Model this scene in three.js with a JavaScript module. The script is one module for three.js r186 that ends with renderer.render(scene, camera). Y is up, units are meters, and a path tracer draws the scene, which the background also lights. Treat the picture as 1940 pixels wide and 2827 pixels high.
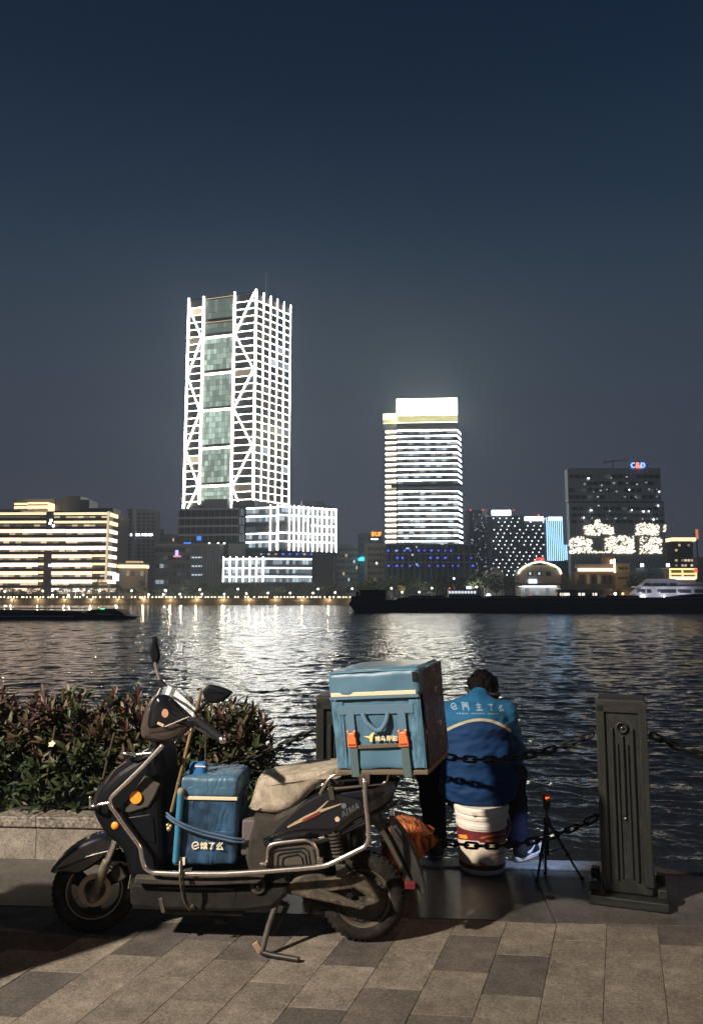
import * as THREE from 'three';
import { RoundedBoxGeometry } from 'three/addons/geometries/RoundedBoxGeometry.js';
import { MarchingCubes } from 'three/addons/objects/MarchingCubes.js';
import { mergeGeometries, mergeVertices, toCreasedNormals } from 'three/addons/utils/BufferGeometryUtils.js';
import { FontLoader } from 'three/addons/loaders/FontLoader.js';
import { TextGeometry } from 'three/addons/geometries/TextGeometry.js';

// ---------------------------------------------------------------- camera, sky, lights, exposure
const scene = new THREE.Scene();
const EYE = 1.62, PITCH = 6.66 * Math.PI / 180, FOCAL = 2050, PW = 1940, PH = 2827;
const camera = new THREE.PerspectiveCamera(2 * Math.atan(PH / 2 / FOCAL) * 180 / Math.PI, PW / PH, 0.1, 3000);
camera.position.set(0, EYE, 0);
camera.rotation.set(PITCH, 0, 0);
scene.add(camera);

const renderer = new THREE.WebGLRenderer({ antialias: true });
renderer.toneMapping = THREE.LinearToneMapping;
renderer.toneMappingExposure = 1.0;
renderer.shadowMap.enabled = true;
renderer.setSize(702, 1024);

{ // night sky: deep navy overhead, grey city glow low down, the same all round
  const W = 64, H = 512, d = new Float32Array(W * H * 4);
  const stops = [ // elevation in degrees, linear r g b
    [-90, 0.018, 0.022, 0.032], [0, 0.056, 0.058, 0.082], [6, 0.056, 0.064, 0.090], [12, 0.047, 0.063, 0.091], [20, 0.030, 0.049, 0.076],
    [28, 0.0095, 0.028, 0.058], [36, 0.0015, 0.0140, 0.039], [44, 0.0005, 0.0080, 0.029], [90, 0.0006, 0.0055, 0.022]];
  for (let j = 0; j < H; j++) {
    const el = (j + 0.5) / H * 180 - 90;
    let k = 0; while (k < stops.length - 2 && stops[k + 1][0] < el) k++;
    const a = stops[k], b = stops[k + 1]; let t = Math.min(1, Math.max(0, (el - a[0]) / (b[0] - a[0])));
    for (let i = 0; i < W; i++) { const o = (j * W + i) * 4; for (let c = 0; c < 3; c++) d[o + c] = a[c + 1] + (b[c + 1] - a[c + 1]) * t; d[o + 3] = 1; }
  }
  const sky = new THREE.DataTexture(d, W, H, THREE.RGBAFormat, THREE.FloatType);
  sky.mapping = THREE.EquirectangularReflectionMapping; sky.magFilter = THREE.LinearFilter; sky.minFilter = THREE.LinearFilter; sky.needsUpdate = true;
  scene.background = sky; scene.environment = sky;
}
const moon = new THREE.DirectionalLight(new THREE.Color(1, 0.97, 0.92), 0.01);   // a faint veiled moon
moon.position.set(-40, 60, 30); moon.castShadow = true; moon.shadow.radius = 20; scene.add(moon); scene.add(moon.target);

// ---------------------------------------------------------------- helpers
const rng = (s) => () => { s = (s + 0x6d2b79f5) | 0; let t = Math.imul(s ^ (s >>> 15), 1 | s); t = (t + Math.imul(t ^ (t >>> 7), 61 | t)) ^ t; return ((t ^ (t >>> 14)) >>> 0) / 4294967296; };
const R = rng(7);
const rr = (a, b, r = R) => a + (b - a) * r();
const V = (x, y, z) => new THREE.Vector3(x, y, z);
const taken = new Map();
function numbered(name) { const n = taken.get(name) || 0; taken.set(name, n + 1); return n ? name + '_' + String(n).padStart(3, '0') : name; }
function tag(o, label, category, group) { o.userData.label = label; o.userData.category = category; if (group) o.userData.group = group; return o; }
function thing(name, label, category, pos = [0, 0, 0], turn = 0, group) {
  const o = new THREE.Group(); o.name = numbered(name); o.position.set(...pos); o.rotation.y = turn; scene.add(o); return tag(o, label, category, group);
}
function add(name, geo, mat, parent) {
  const m = new THREE.Mesh(Array.isArray(geo) ? merge(geo) : geo, mat); m.castShadow = m.receiveShadow = true;
  m.name = parent ? name : numbered(name); (parent || scene).add(m); return m;
}
function struct(name, geo, mat) { const m = add(name, geo, mat); m.userData.kind = 'structure'; return m; }
function merge(list) {
  const norm = list.map((g) => { const h = g.index ? g.toNonIndexed() : g; for (const k of Object.keys(h.attributes)) if (!['position', 'normal', 'uv'].includes(k)) h.deleteAttribute(k); if (!h.attributes.uv) h.setAttribute('uv', new THREE.BufferAttribute(new Float32Array(h.attributes.position.count * 2), 2)); return h; });
  return norm.length === 1 ? norm[0] : mergeGeometries(norm);
}
const M = (r, g, b, rough = 0.7, metal = 0, o = {}) => new THREE.MeshPhysicalMaterial({ color: new THREE.Color().setRGB(r, g, b), roughness: rough, metalness: metal, ...o });
const glow = (r, g, b, k = 1, base = 0.3) => new THREE.MeshStandardMaterial({ color: new THREE.Color().setRGB(base, base, base), roughness: 0.6, emissive: new THREE.Color().setRGB(r, g, b), emissiveIntensity: k });
const box = (w, h, d, x = 0, y = 0, z = 0) => new THREE.BoxGeometry(w, h, d).translate(x, y, z);
const rbox = (w, h, d, r = 0.01, x = 0, y = 0, z = 0, seg = 2) => new RoundedBoxGeometry(w, h, d, seg, Math.min(r, w / 2.01, h / 2.01, d / 2.01)).translate(x, y, z);
const cyl = (r0, r1, h, n = 20, x = 0, y = 0, z = 0) => new THREE.CylinderGeometry(r0, r1, h, n).translate(x, y, z);
const sph = (r, x = 0, y = 0, z = 0, n = 16) => new THREE.SphereGeometry(r, n, Math.ceil(n * 0.7)).translate(x, y, z);
function tube(pts, r, o = {}) {
  const p = pts.map((q) => q.isVector3 ? q : V(...q));
  const c = o.sharp ? new THREE.CurvePath() : new THREE.CatmullRomCurve3(p, !!o.closed, 'catmullrom', o.tension ?? 0.3);
  if (o.sharp) for (let i = 0; i + 1 < p.length; i++) c.add(new THREE.LineCurve3(p[i], p[i + 1]));
  const g = [new THREE.TubeGeometry(c, o.n || p.length * 8, r, o.m || 10, !!o.closed)];
  if (!o.closed && !o.open) g.push(sph(r, p[0].x, p[0].y, p[0].z, 8), sph(r, p[p.length - 1].x, p[p.length - 1].y, p[p.length - 1].z, 8));
  return merge(g);
}
function bar(a, b, w, d) { // a straight box bar between two points
  const A = a.isVector3 ? a : V(...a), B = b.isVector3 ? b : V(...b), L = A.distanceTo(B);
  const g = new THREE.BoxGeometry(w, L, d), m = new THREE.Matrix4().lookAt(A, B, Math.abs(B.clone().sub(A).normalize().z) > 0.98 ? V(1, 0, 0) : V(0, 0, 1));
  g.rotateX(Math.PI / 2); g.applyMatrix4(m); return g.translate((A.x + B.x) / 2, (A.y + B.y) / 2, (A.z + B.z) / 2);
}
// a flat outline in x, y given thickness along z from z0 to z1 with rounded edges
function prism(poly, z0, z1, bevel = 0.008, holes = [], seg = 2) {
  const s = new THREE.Shape(poly.map((p) => new THREE.Vector2(p[0], p[1])));
  for (const h of holes) s.holes.push(new THREE.Path(h.map((p) => new THREE.Vector2(p[0], p[1]))));
  const b = Math.min(bevel, Math.abs(z1 - z0) / 2.2);
  const g = new THREE.ExtrudeGeometry(s, { depth: Math.abs(z1 - z0) - 2 * b, bevelEnabled: b > 0, bevelThickness: b, bevelSize: b, bevelOffset: -b, bevelSegments: seg, curveSegments: 8 });
  return g.translate(0, 0, Math.min(z0, z1) + b);
}
// smooth closed outline through points
function smooth(poly, n = 6, tension = 0.5) { const c = new THREE.CatmullRomCurve3(poly.map((p) => V(p[0], p[1], 0)), true, 'catmullrom', tension); return c.getPoints(poly.length * n).slice(0, -1).map((p) => [p.x, p.y]); }
// survey: directions of sight used to stake out real positions
function ray(u, v) { const X = (u - PW / 2) / FOCAL, Y = (PH / 2 - v) / FOCAL, c = Math.cos(PITCH), s = Math.sin(PITCH); return V(X, Y * c + s, Y * s - c); }
function at(u, v, depth) { const d = ray(u, v), t = depth / -d.z; return V(d.x * t, EYE + d.y * t, -depth); }
function onLevel(u, v, y = 0) { const d = ray(u, v), t = (y - EYE) / d.y; return V(d.x * t, y, d.z * t); }
// noise
function hash2(i, j, s = 0) { let h = Math.imul(i | 0, 374761393) ^ Math.imul(j | 0, 668265263) ^ Math.imul(s | 0, 2246822519); h = Math.imul(h ^ (h >>> 13), 1274126177); return ((h ^ (h >>> 16)) >>> 0) / 4294967296; }
function vnoise(x, y, s, per) { const i = Math.floor(x), j = Math.floor(y), f = x - i, g = y - j, a = f * f * (3 - 2 * f), b = g * g * (3 - 2 * g), w = (k) => per ? ((k % per) + per) % per : k; const A = hash2(w(i), w(j), s), B = hash2(w(i + 1), w(j), s), C = hash2(w(i), w(j + 1), s), D = hash2(w(i + 1), w(j + 1), s); return (A + (B - A) * a) * (1 - b) + (C + (D - C) * a) * b; }
// tileable grain texture around a mean of 1 ; oct: list of [cells across, strength]
function grainTex(n, oct, seed, rep = 1, gain = [1, 1, 1]) {
  const d = new Uint8Array(n * n * 4);
  for (let j = 0; j < n; j++) for (let i = 0; i < n; i++) {
    let s = 0; for (const [c, a] of oct) s += (vnoise(i / n * c, j / n * c, seed + c, c) - 0.5) * 2 * a;
    const o = (j * n + i) * 4; for (let c = 0; c < 3; c++) d[o + c] = Math.max(0, Math.min(255, 255 * (0.72 + s * gain[c]))); d[o + 3] = 255;
  }
  const t = new THREE.DataTexture(d, n, n); t.wrapS = t.wrapT = THREE.RepeatWrapping; t.magFilter = t.minFilter = THREE.LinearFilter; t.colorSpace = THREE.SRGBColorSpace; t.repeat.set(rep, rep); t.needsUpdate = true; return t;
}
function asData(t) { const c = t.clone(); c.colorSpace = THREE.NoColorSpace; c.needsUpdate = true; return c; }
// give a geometry uv in metres from its own positions (box projection)
function uvBox(g, k = 1, ou = 0, ov = 0) {
  if (g.index) g = g.toNonIndexed(); const p = g.attributes.position, n = g.attributes.normal, a = new Float32Array(p.count * 2);
  for (let i = 0; i < p.count; i++) { const x = Math.abs(n.getX(i)), y = Math.abs(n.getY(i)), z = Math.abs(n.getZ(i)); const [s, t] = y >= x && y >= z ? [p.getX(i), p.getZ(i)] : x > z ? [p.getZ(i), p.getY(i)] : [p.getX(i), p.getY(i)]; a[2 * i] = s * k + ou; a[2 * i + 1] = t * k + ov; }
  g.setAttribute('uv', new THREE.BufferAttribute(a, 2)); return g;
}

// ================================================================ THE QUAY
const QA = 4 * Math.PI / 180, QE = V(Math.cos(QA), 0, Math.sin(QA)), QN = V(Math.sin(QA), 0, -Math.cos(QA));   // along the quay, and out towards the river
const quay = (a, b, y = 0) => V(QE.x * a + QN.x * b, y, QE.z * a + QN.z * b);
const QTURN = -QA;
const STRIP = 4.02, COPE = 4.74, EDGE = 4.9, WATER = -2.2;
const grainFine = grainTex(512, [[256, 0.13], [110, 0.11], [40, 0.05], [13, 0.06], [5, 0.07], [2, 0.05]], 3);
const grainCoarse = grainTex(256, [[96, 0.08], [32, 0.10], [9, 0.10], [4, 0.08]], 11);
const stone = (r, g, b, rough = 0.85, tex = grainFine, bs = 0.0012) => M(r, g, b, rough, 0, { map: tex, bumpMap: asData(tex), bumpScale: bs });
function flatPrism(poly, y0, y1, bevel) { // poly of world [x, z], extruded upwards
  return prism(poly.map(([x, z]) => [x, -z]), y0, y1, bevel).rotateX(-Math.PI / 2);
}
function quad(a0, a1, b0, b1) { return [quay(a0, b0), quay(a1, b0), quay(a1, b1), quay(a0, b1)].map((p) => [p.x, p.z]); }

// promenade paving, each paver a part
const pavingBase = struct('promenade_paving', uvBox(flatPrism([[-14, 12], [14, 12], [quay(14, STRIP).x, quay(14, STRIP).z], [quay(-14, STRIP).x, quay(-14, STRIP).z]], -0.4, -0.004, 0), 1.3), stone(0.17, 0.15, 0.125, 0.95, grainCoarse));
{
  const tones = [];
  for (const [r, g, b] of [[0.262, 0.228, 0.183], [0.235, 0.206, 0.168], [0.285, 0.250, 0.203], [0.225, 0.196, 0.158]]) tones.push(stone(r, g, b, 0.9, grainFine, 0.002));
  const darks = [];
  for (const [r, g, b] of [[0.125, 0.110, 0.097], [0.145, 0.127, 0.110], [0.113, 0.101, 0.091]]) darks.push(stone(r, g, b, 0.9, grainFine, 0.002));
  const cd = V(Math.sin(0.345), 0, -Math.cos(0.345)), rd = V(Math.cos(0.1), 0, Math.sin(0.1)), PWD = 0.245, PLN = 0.365, O = V(0.66, 0, -3.62);
  const clip = (poly) => { // keep the part on the land side of the granite strip
    const out = [], f = (p) => STRIP - 0.004 - (p[0] * QN.x + p[1] * QN.z);
    for (let i = 0; i < poly.length; i++) { const p = poly[i], q = poly[(i + 1) % poly.length], a = f(p), b = f(q); if (a >= 0) out.push(p); if (a * b < 0) { const t = a / (a - b); out.push([p[0] + (q[0] - p[0]) * t, p[1] + (q[1] - p[1]) * t]); } }
    return out;
  };
  const pr = rng(41);
  for (let i = -12; i <= 10; i++) for (let j = -3; j <= 6; j++) {
    const j0 = j - 2 + (i & 1 ? 0.5 : 0), g = 0.0009;
    const c = (k, l) => { const p = O.clone().addScaledVector(rd, (i + k) * PWD + (k ? -g : g)).addScaledVector(cd, (j0 + l) * PLN + (l ? -g : g)); return [p.x, p.z]; };
    let poly = clip([c(0, 0), c(1, 0), c(1, 1), c(0, 1)]);
    if (poly.length < 3 || poly.every((p) => p[1] > -2.2) || poly.every((p) => Math.abs(p[0]) > 2.9)) continue;
    let area = 0; for (let k = 0; k < poly.length; k++) { const p = poly[k], q = poly[(k + 1) % poly.length]; area += p[0] * q[1] - q[0] * p[1]; }
    if (Math.abs(area) < 0.008) continue;
    const dark = pr() < 0.43, list = dark ? darks : tones, dy = rr(-0.0015, 0.0015, pr);
    add('paver', uvBox(flatPrism(poly, -0.03, dy, 0.002), 1.7, pr(), pr()), list[Math.floor(pr() * list.length)], pavingBase);
  }
}
// smooth granite strip and the light coping along the edge
const quayBody = struct('quay_strip', uvBox(flatPrism(quad(-14, 14, STRIP, EDGE - 0.02), -6, -0.012, 0), 0.8), stone(0.06, 0.065, 0.07, 0.8, grainCoarse));
{
  const slabs = [stone(0.125, 0.12, 0.112, 0.42, grainFine, 0.0006), stone(0.14, 0.132, 0.122, 0.46, grainFine, 0.0006), stone(0.115, 0.112, 0.105, 0.4, grainFine, 0.0006)];
  const pr = rng(5); let a = -4.2, k = 0;
  while (a < 4.5) { const w = rr(1.15, 1.3, pr); add('granite_slab', uvBox(flatPrism(quad(a, a + w - 0.005, STRIP + 0.004, COPE - 0.004), -0.03, 0.001 + rr(0, 0.001, pr), 0.003), 1.3, pr(), pr()), slabs[k++ % 3], quayBody); a += w; }
  const cm = [stone(0.40, 0.40, 0.39, 0.6, grainFine, 0.0015), stone(0.36, 0.36, 0.355, 0.6, grainFine, 0.0015)];
  a = -4.4; k = 0;
  while (a < 4.5) { const w = rr(0.75, 0.95, pr); add('coping_stone', uvBox(flatPrism(quad(a, a + w - 0.006, COPE, EDGE), -0.16, 0.012, 0.008), 1.3, pr(), pr()), cm[k++ % 2], quayBody); a += w; }
}
// small dark blot on the granite
{ const p = onLevel(1519, 2478), s = []; for (let i = 0; i < 22; i++) { const t = i / 22 * Math.PI * 2; s.push([p.x + Math.cos(t) * (0.021 + 0.005 * hash2(i, 3)), p.z + Math.sin(t) * (0.018 + 0.005 * hash2(i, 9))]); }
  tag(add('dried_blot', flatPrism(s, 0.0015, 0.005, 0.001), M(0.012, 0.012, 0.013, 0.7)), 'small round black blot on the granite left of the bollard foot', 'blot'); }

// ---------------------------------------------------------------- planter, hedge
{
  const A0 = -4.2, A1 = -0.84, B0 = 4.71, B1 = 5.62;
  const p = thing('planter', 'low pale granite planter wall with projecting cap under the hedge', 'planter');
  const wallM = [stone(0.33, 0.29, 0.24, 0.8, grainFine, 0.001), stone(0.31, 0.275, 0.23, 0.8, grainFine, 0.001), stone(0.345, 0.305, 0.255, 0.8, grainFine, 0.001)];
  const capM = [stone(0.30, 0.265, 0.22, 0.65, grainTex(128, [[64, 0.24], [32, 0.18]], 31), 0.0015)];
  add('core', uvBox(flatPrism(quad(A0, A1 - 0.03, B0 + 0.03, B1), -3, 0.2, 0)), M(0.09, 0.085, 0.08, 0.9), p);
  const joints = [A0, -3.55, -2.72, onLevelA(101, 2300), -1.2, A1];
  function onLevelA(u, v) { const q = at(u, v, 4.86); return q.x * QE.x + q.z * QE.z; }
  for (let i = 0; i + 1 < joints.length; i++) {
    add('wall_slab', uvBox(flatPrism(quad(joints[i] + 0.002, joints[i + 1] - 0.002, B0, B0 + 0.028), 0.002, 0.196, 0.002), 1.6, i * 0.3, 0), wallM[i % 3], p);
    add('cap_stone', uvBox(flatPrism(quad(joints[i] + 0.002, joints[i + 1] - 0.002, B0 - 0.016, B0 + 0.15), 0.198, 0.262, 0.006), 1.6, i * 0.37, 0), capM[0], p);
  }
  add('end_slab', uvBox(flatPrism(quad(A1 - 0.029, A1, B0 + 0.032, B1), 0.002, 0.25, 0.002), 1.6), wallM[0], p);
  add('soil', uvBox(flatPrism(quad(A0, A1 - 0.03, B0 + 0.15, B1), 0.19, 0.225, 0.004)), M(0.03, 0.024, 0.018, 1, 0, { bumpMap: asData(grainCoarse), bumpScale: 0.01 }), p);
}
function leafGeo(L, W, fold) { // pointed leaf along +y, folded on its midrib
  const rows = [[0, 0.12], [0.25, 0.75], [0.5, 1], [0.78, 0.62], [1, 0]], pos = [], idx = [];
  rows.forEach(([t, w], i) => { const bend = -0.22 * L * t * t; pos.push(-W / 2 * w, L * t, bend + fold * W * w, 0, L * t, bend, W / 2 * w, L * t, bend + fold * W * w); if (i) { const a = (i - 1) * 3, b = i * 3; idx.push(a, a + 1, b, a + 1, b + 1, b, a + 1, a + 2, b + 1, a + 2, b + 2, b + 1); } });
  const g = new THREE.BufferGeometry(); g.setAttribute('position', new THREE.Float32BufferAttribute(pos, 3)); g.setIndex(idx); g.computeVertexNormals(); return g;
}
{
  const hr = rng(77);
  const leafM = { g0: M(0.016, 0.028, 0.012, 0.45), g1: M(0.028, 0.044, 0.018, 0.45), g2: M(0.055, 0.062, 0.026, 0.45), o: M(0.085, 0.068, 0.036, 0.45), r: M(0.055, 0.027, 0.022, 0.45), r2: M(0.036, 0.020, 0.020, 0.45) };
  for (const k in leafM) leafM[k].specularIntensity = 0.55;
  const shapes = [leafGeo(0.085, 0.026, 0.18), leafGeo(0.058, 0.021, 0.12), leafGeo(0.102, 0.025, 0.22), leafGeo(0.05, 0.024, 0.08)];
  const shrubs = [[-3.38, 0.88], [-2.98, 0.915], [-2.59, 0.90], [-2.20, 0.925], [-1.84, 0.89], [-1.52, 0.905], [-1.26, 0.885], [-1.07, 0.84]];
  const where = ['second from the frame edge', '', '', '', '', '', '', ''];
  const labels = ['broad leafy hedge shrub at the far left end of the planter, cut by the frame', 'hedge shrub with dark red young leaves, second from the left end of the planter', 'hedge shrub carrying a small cream blossom, third from the left end', 'dense green hedge shrub left of the scooter head, fourth along', 'hedge shrub right behind the scooter headlamp fairing', 'hedge shrub behind the near mirror and handlebar grip', 'hedge shrub above the small insulated bag, last but one on the right', 'smaller shrub that ends the hedge on the right, ragged against the water'];
  shrubs.forEach(([a, top], si) => {
    const base = quay(a, 5.12, 0.222), o = thing('hedge_shrub', labels[si], 'shrub', [base.x, base.y, base.z], QTURN, 'red tipped shrubs in the planter hedge');
    const hw = si === 7 ? 0.17 : 0.27, hd = 0.34, H = top - 0.222;
    const stem = [];
    for (let k = 0; k < 5; k++) { const x = rr(-hw, hw, hr) * 0.7, z = rr(-0.2, 0.3, hr); stem.push(tube([[x, -0.01, z], [x + rr(-0.05, 0.05, hr), H * 0.35, z + rr(-0.04, 0.04, hr)], [x + rr(-0.1, 0.1, hr), H * 0.8, z + rr(-0.06, 0.06, hr)]], 0.008, { m: 6 })); }
    add('stems', stem, M(0.05, 0.038, 0.025, 0.9), o);
    const bins = {}; let own = 0;
    const sprigs = si === 7 ? 150 : 270;
    for (let k = 0; k < sprigs; k++) { // a sprig: a twig end with a rosette of leaves
      const u = hr(), x = rr(-1, 1, hr) * hw * 1.12, zf = Math.pow(hr(), 0.6) * 2 - 1; // more sprigs towards the front
      const yy = Math.pow(u, 0.85), cap = 1 - 0.18 * Math.pow(Math.abs(x) / hw, 3) * (si === 7 ? 2.2 : 0.4), y = (0.10 + 0.90 * yy) * H * cap + rr(-0.05, 0.03, hr) + (u > 0.92 ? rr(0, 0.05, hr) : 0);
      const z = zf * hd * (0.8 + 0.2 * (1 - yy)), red = y / H > 0.72 ? hr() < 0.62 : y / H > 0.5 && hr() < 0.18;
      const dir = V(x / hw * 0.55 + rr(-0.5, 0.5, hr), 0.45 + 0.9 * yy, zf * 0.7 + rr(-0.3, 0.5, hr)).normalize();
      const q0 = new THREE.Quaternion().setFromUnitVectors(V(0, 1, 0), dir), n = 6 + Math.floor(hr() * 4), ph = hr() * 6;
      for (let l = 0; l < n; l++) {
        const spread = rr(0.35, 1.15, hr) * (0.55 + 0.45 * l / n), sp = shapes[Math.floor(hr() * 4)];
        const q = q0.clone().multiply(new THREE.Quaternion().setFromEuler(new THREE.Euler(0, ph + l * 2.4, 0))).multiply(new THREE.Quaternion().setFromEuler(new THREE.Euler(-spread, 0, 0))), s = rr(0.75, 1.25, hr);
        const m4 = new THREE.Matrix4().compose(V(x, y, z).addScaledVector(dir, -l * 0.008), q, V(s, s, s));
        const key = red ? (hr() < 0.45 ? 'r' : hr() < 0.5 ? 'r2' : 'o') : y / H > 0.55 ? ['g1', 'g2', 'g2', 'o', 'g0'][Math.floor(hr() * 5)] : ['g0', 'g0', 'g1', 'g1', 'g2'][Math.floor(hr() * 5)];
        if (z > hd * 0.55 && own < 38 && hr() < 0.14) { const lm = add('leaf', sp, leafM[key], o); lm.applyMatrix4(m4); own++; } else (bins[key] ||= []).push(sp.clone().applyMatrix4(m4));
      }
    }
    for (const k in bins) { const f = add('foliage', bins[k], leafM[k], o); f.userData.kind = 'stuff'; }
    if (si === 2) { const pm = M(0.75, 0.7, 0.42, 0.6), fl = []; for (let k = 0; k < 5; k++) fl.push(leafGeo(0.026, 0.02, 0.1).rotateX(-0.9).rotateY(k * 1.257)); const b = add('blossom', fl, pm, o); b.rotation.x = 0.9; const w = at(145, 2056, 4.8).sub(base).applyAxisAngle(V(0, 1, 0), -QTURN); b.position.copy(w); }
  });
}

// ---------------------------------------------------------------- bollards and chains
const bollardAt = [[1.144, 0], [-0.362, 0], [2.65, 0]];
const BB = 4.385;
{
  const iron = M(0.019, 0.0225, 0.020, 0.55, 0.05, { map: grainTex(128, [[48, 0.12], [12, 0.18], [4, 0.16]], 51), bumpMap: asData(grainCoarse), bumpScale: 0.0006 });
  const W = 0.270, D = 0.26, H = 1.068;
  const labels = ['tall square cast iron bollard standing right of the tripod, fully in view', 'cast iron bollard behind the big delivery box, mostly hidden by it', 'cast iron bollard just beyond the right edge of the picture'];
  bollardAt.forEach(([a], k) => {
    const c = quay(a + (k === 0 ? 0.0 : 0), BB);
    c.copy(k === 0 ? at(1726, 2300, 4.285) : k === 1 ? at(942, 2100, 4.41) : quay(quayA(at(1716, 2300, 4.285)) + 1.5, BB)); c.y = 0.001;
    const o = thing('bollard', labels[k], 'bollard', [c.x, 0.004, c.z], k === 0 ? -0.335 : QTURN, 'iron bollards along the quay edge');
    bollardAt[k][1] = c;
    add('shaft', uvBox(merge([rbox(W - 0.012, H - 0.05, D - 0.012, 0.012, 0, 0.05 + (H - 0.05) / 2, 0, 3)]), 3), iron, o);
    // raised frame and ribs of the river and land faces
    for (const s of [1, -1]) {
      const z = s * (D / 2 + 0.002), ribs = [];
      for (const x of [-W / 2 + 0.026, W / 2 - 0.026]) add('frame_bar', rbox(0.045, H - 0.13, 0.016, 0.005, x, 0.115 + (H - 0.16) / 2, z), iron, o);
      add('frame_bar', rbox(W - 0.006, 0.062, 0.016, 0.005, 0, H - 0.041, z), iron, o);
      for (const [x, y1] of [[-0.052, 0.915], [0.052, 0.915]]) add('rib', rbox(0.017, y1 - 0.12, 0.016, 0.006, x, 0.12 + (y1 - 0.12) / 2, z - s * 0.001), iron, o);
      add('rib', rbox(0.017, 0.42, 0.016, 0.006, 0, 0.455 + 0.21, z - s * 0.001), iron, o);
      add('rib', rbox(0.012, 0.7, 0.011, 0.005, -0.026, 0.12 + 0.36, z - s * 0.003), iron, o);
      add('rib', rbox(0.012, 0.7, 0.011, 0.005, 0.026, 0.12 + 0.36, z - s * 0.003), iron, o);
      const ringM = iron; const rg = add('boss', new THREE.TorusGeometry(0.026, 0.006, 8, 22).translate(0, 0.918, z + s * 0.004), ringM, o);
      add('bolt', merge([sph(0.0065, 0, 0.918, z + s * 0.006, 10)]), M(0.5, 0.48, 0.44, 0.25, 1), rg);
      add('bolt', sph(0.0065, 0, 0.443, z + s * 0.006, 10), M(0.5, 0.48, 0.44, 0.25, 1), o);
    }
    add('base_plate', rbox(0.395, 0.048, 0.36, 0.008, 0, 0.024, 0.01), iron, o);
    for (const [x, z] of [[-0.175, 0.1], [0.172, 0.1], [-0.172, -0.12], [0.172, -0.12]]) add('foot_lug', rbox(0.05, 0.05, 0.06, 0.008, x, 0.069, z), iron, o);
    for (const y of [0.863, 0.41]) for (const s of [-1, 1]) if (!(y < 0.5 && (k === 1 ? s < 0 : k === 0 ? s > 0 : true))) add('chain_eye', new THREE.TorusGeometry(0.02, 0.006, 8, 14).rotateX(Math.PI / 2).translate(s * (W / 2 + 0.012), y, 0), iron, o);
  });
}
function quayA(p) { return p.x * QE.x + p.z * QE.z; }
{
  const chainM = M(0.006, 0.006, 0.006, 0.55, 0, { specularIntensity: 0.5 });
  // a link: a stadium of round bar
  const link = (() => { const p = [], L = 0.024, r = 0.0155; for (let i = 0; i < 16; i++) { const t = i / 16 * Math.PI * 2; p.push(V((Math.cos(t) > 0 ? L : -L) * (Math.abs(Math.cos(t)) > 1e-3 ? 1 : 0) + Math.cos(t) * r, Math.sin(t) * r, 0)); } return new THREE.TubeGeometry(new THREE.CatmullRomCurve3(p, true), 20, 0.0072, 5, true); })();
  function chain(A, B, sag, label) {
    const o = thing('chain', label, 'chain', [A.x, A.y, A.z], 0, 'black link chains between the bollards');
    const pts = []; for (let i = 0; i <= 200; i++) { const t = i / 200; pts.push(A.clone().lerp(B, t).add(V(0, -4 * sag * t * (1 - t), 0))); }
    let L = 0; const acc = [0]; for (let i = 1; i < pts.length; i++) acc.push(L += pts[i].distanceTo(pts[i - 1]));
    const n = Math.round(L / 0.0565), at_ = (d) => { let i = 1; while (i < 200 && acc[i] < d) i++; return pts[i - 1].clone().lerp(pts[i], (d - acc[i - 1]) / (acc[i] - acc[i - 1])); };
    for (let k = 0; k < n; k++) {
      const p = at_((k + 0.5) * L / n), q = at_(Math.min(L, (k + 0.7) * L / n)), d = q.sub(p).normalize();
      const m = add('link', link, chainM, o); m.position.copy(p.sub(A));
      m.quaternion.setFromUnitVectors(V(1, 0, 0), d).multiply(new THREE.Quaternion().setFromAxisAngle(V(1, 0, 0), (k & 1 ? 1.45 : 0.12) + 0.25 * (hash2(k, 5) - 0.5)));
    }
  }
  const P = bollardAt.map((b) => b[1]), e = (p, s, y) => p.clone().addScaledVector(QE, s * 0.165).setY(y);
  chain(e(P[1], 1, 0.863), e(P[0], -1, 0.863), 0.15, 'upper chain passing in front of the seated person up to the bollard');
  chain(e(P[1], 1, 0.41), e(P[0], -1, 0.41), 0.165, 'lower chain hanging across the white bucket');
  chain(e(P[0], 1, 0.863), e(P[2], -1, 0.863), 0.15, 'upper chain leaving the bollard to the right out of the picture');
  chain(at(455, 2175, 4.62), e(P[1], -1, 0.863), 0.03, 'chain sloping down from the hidden bollard into the hedge');
}

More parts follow.
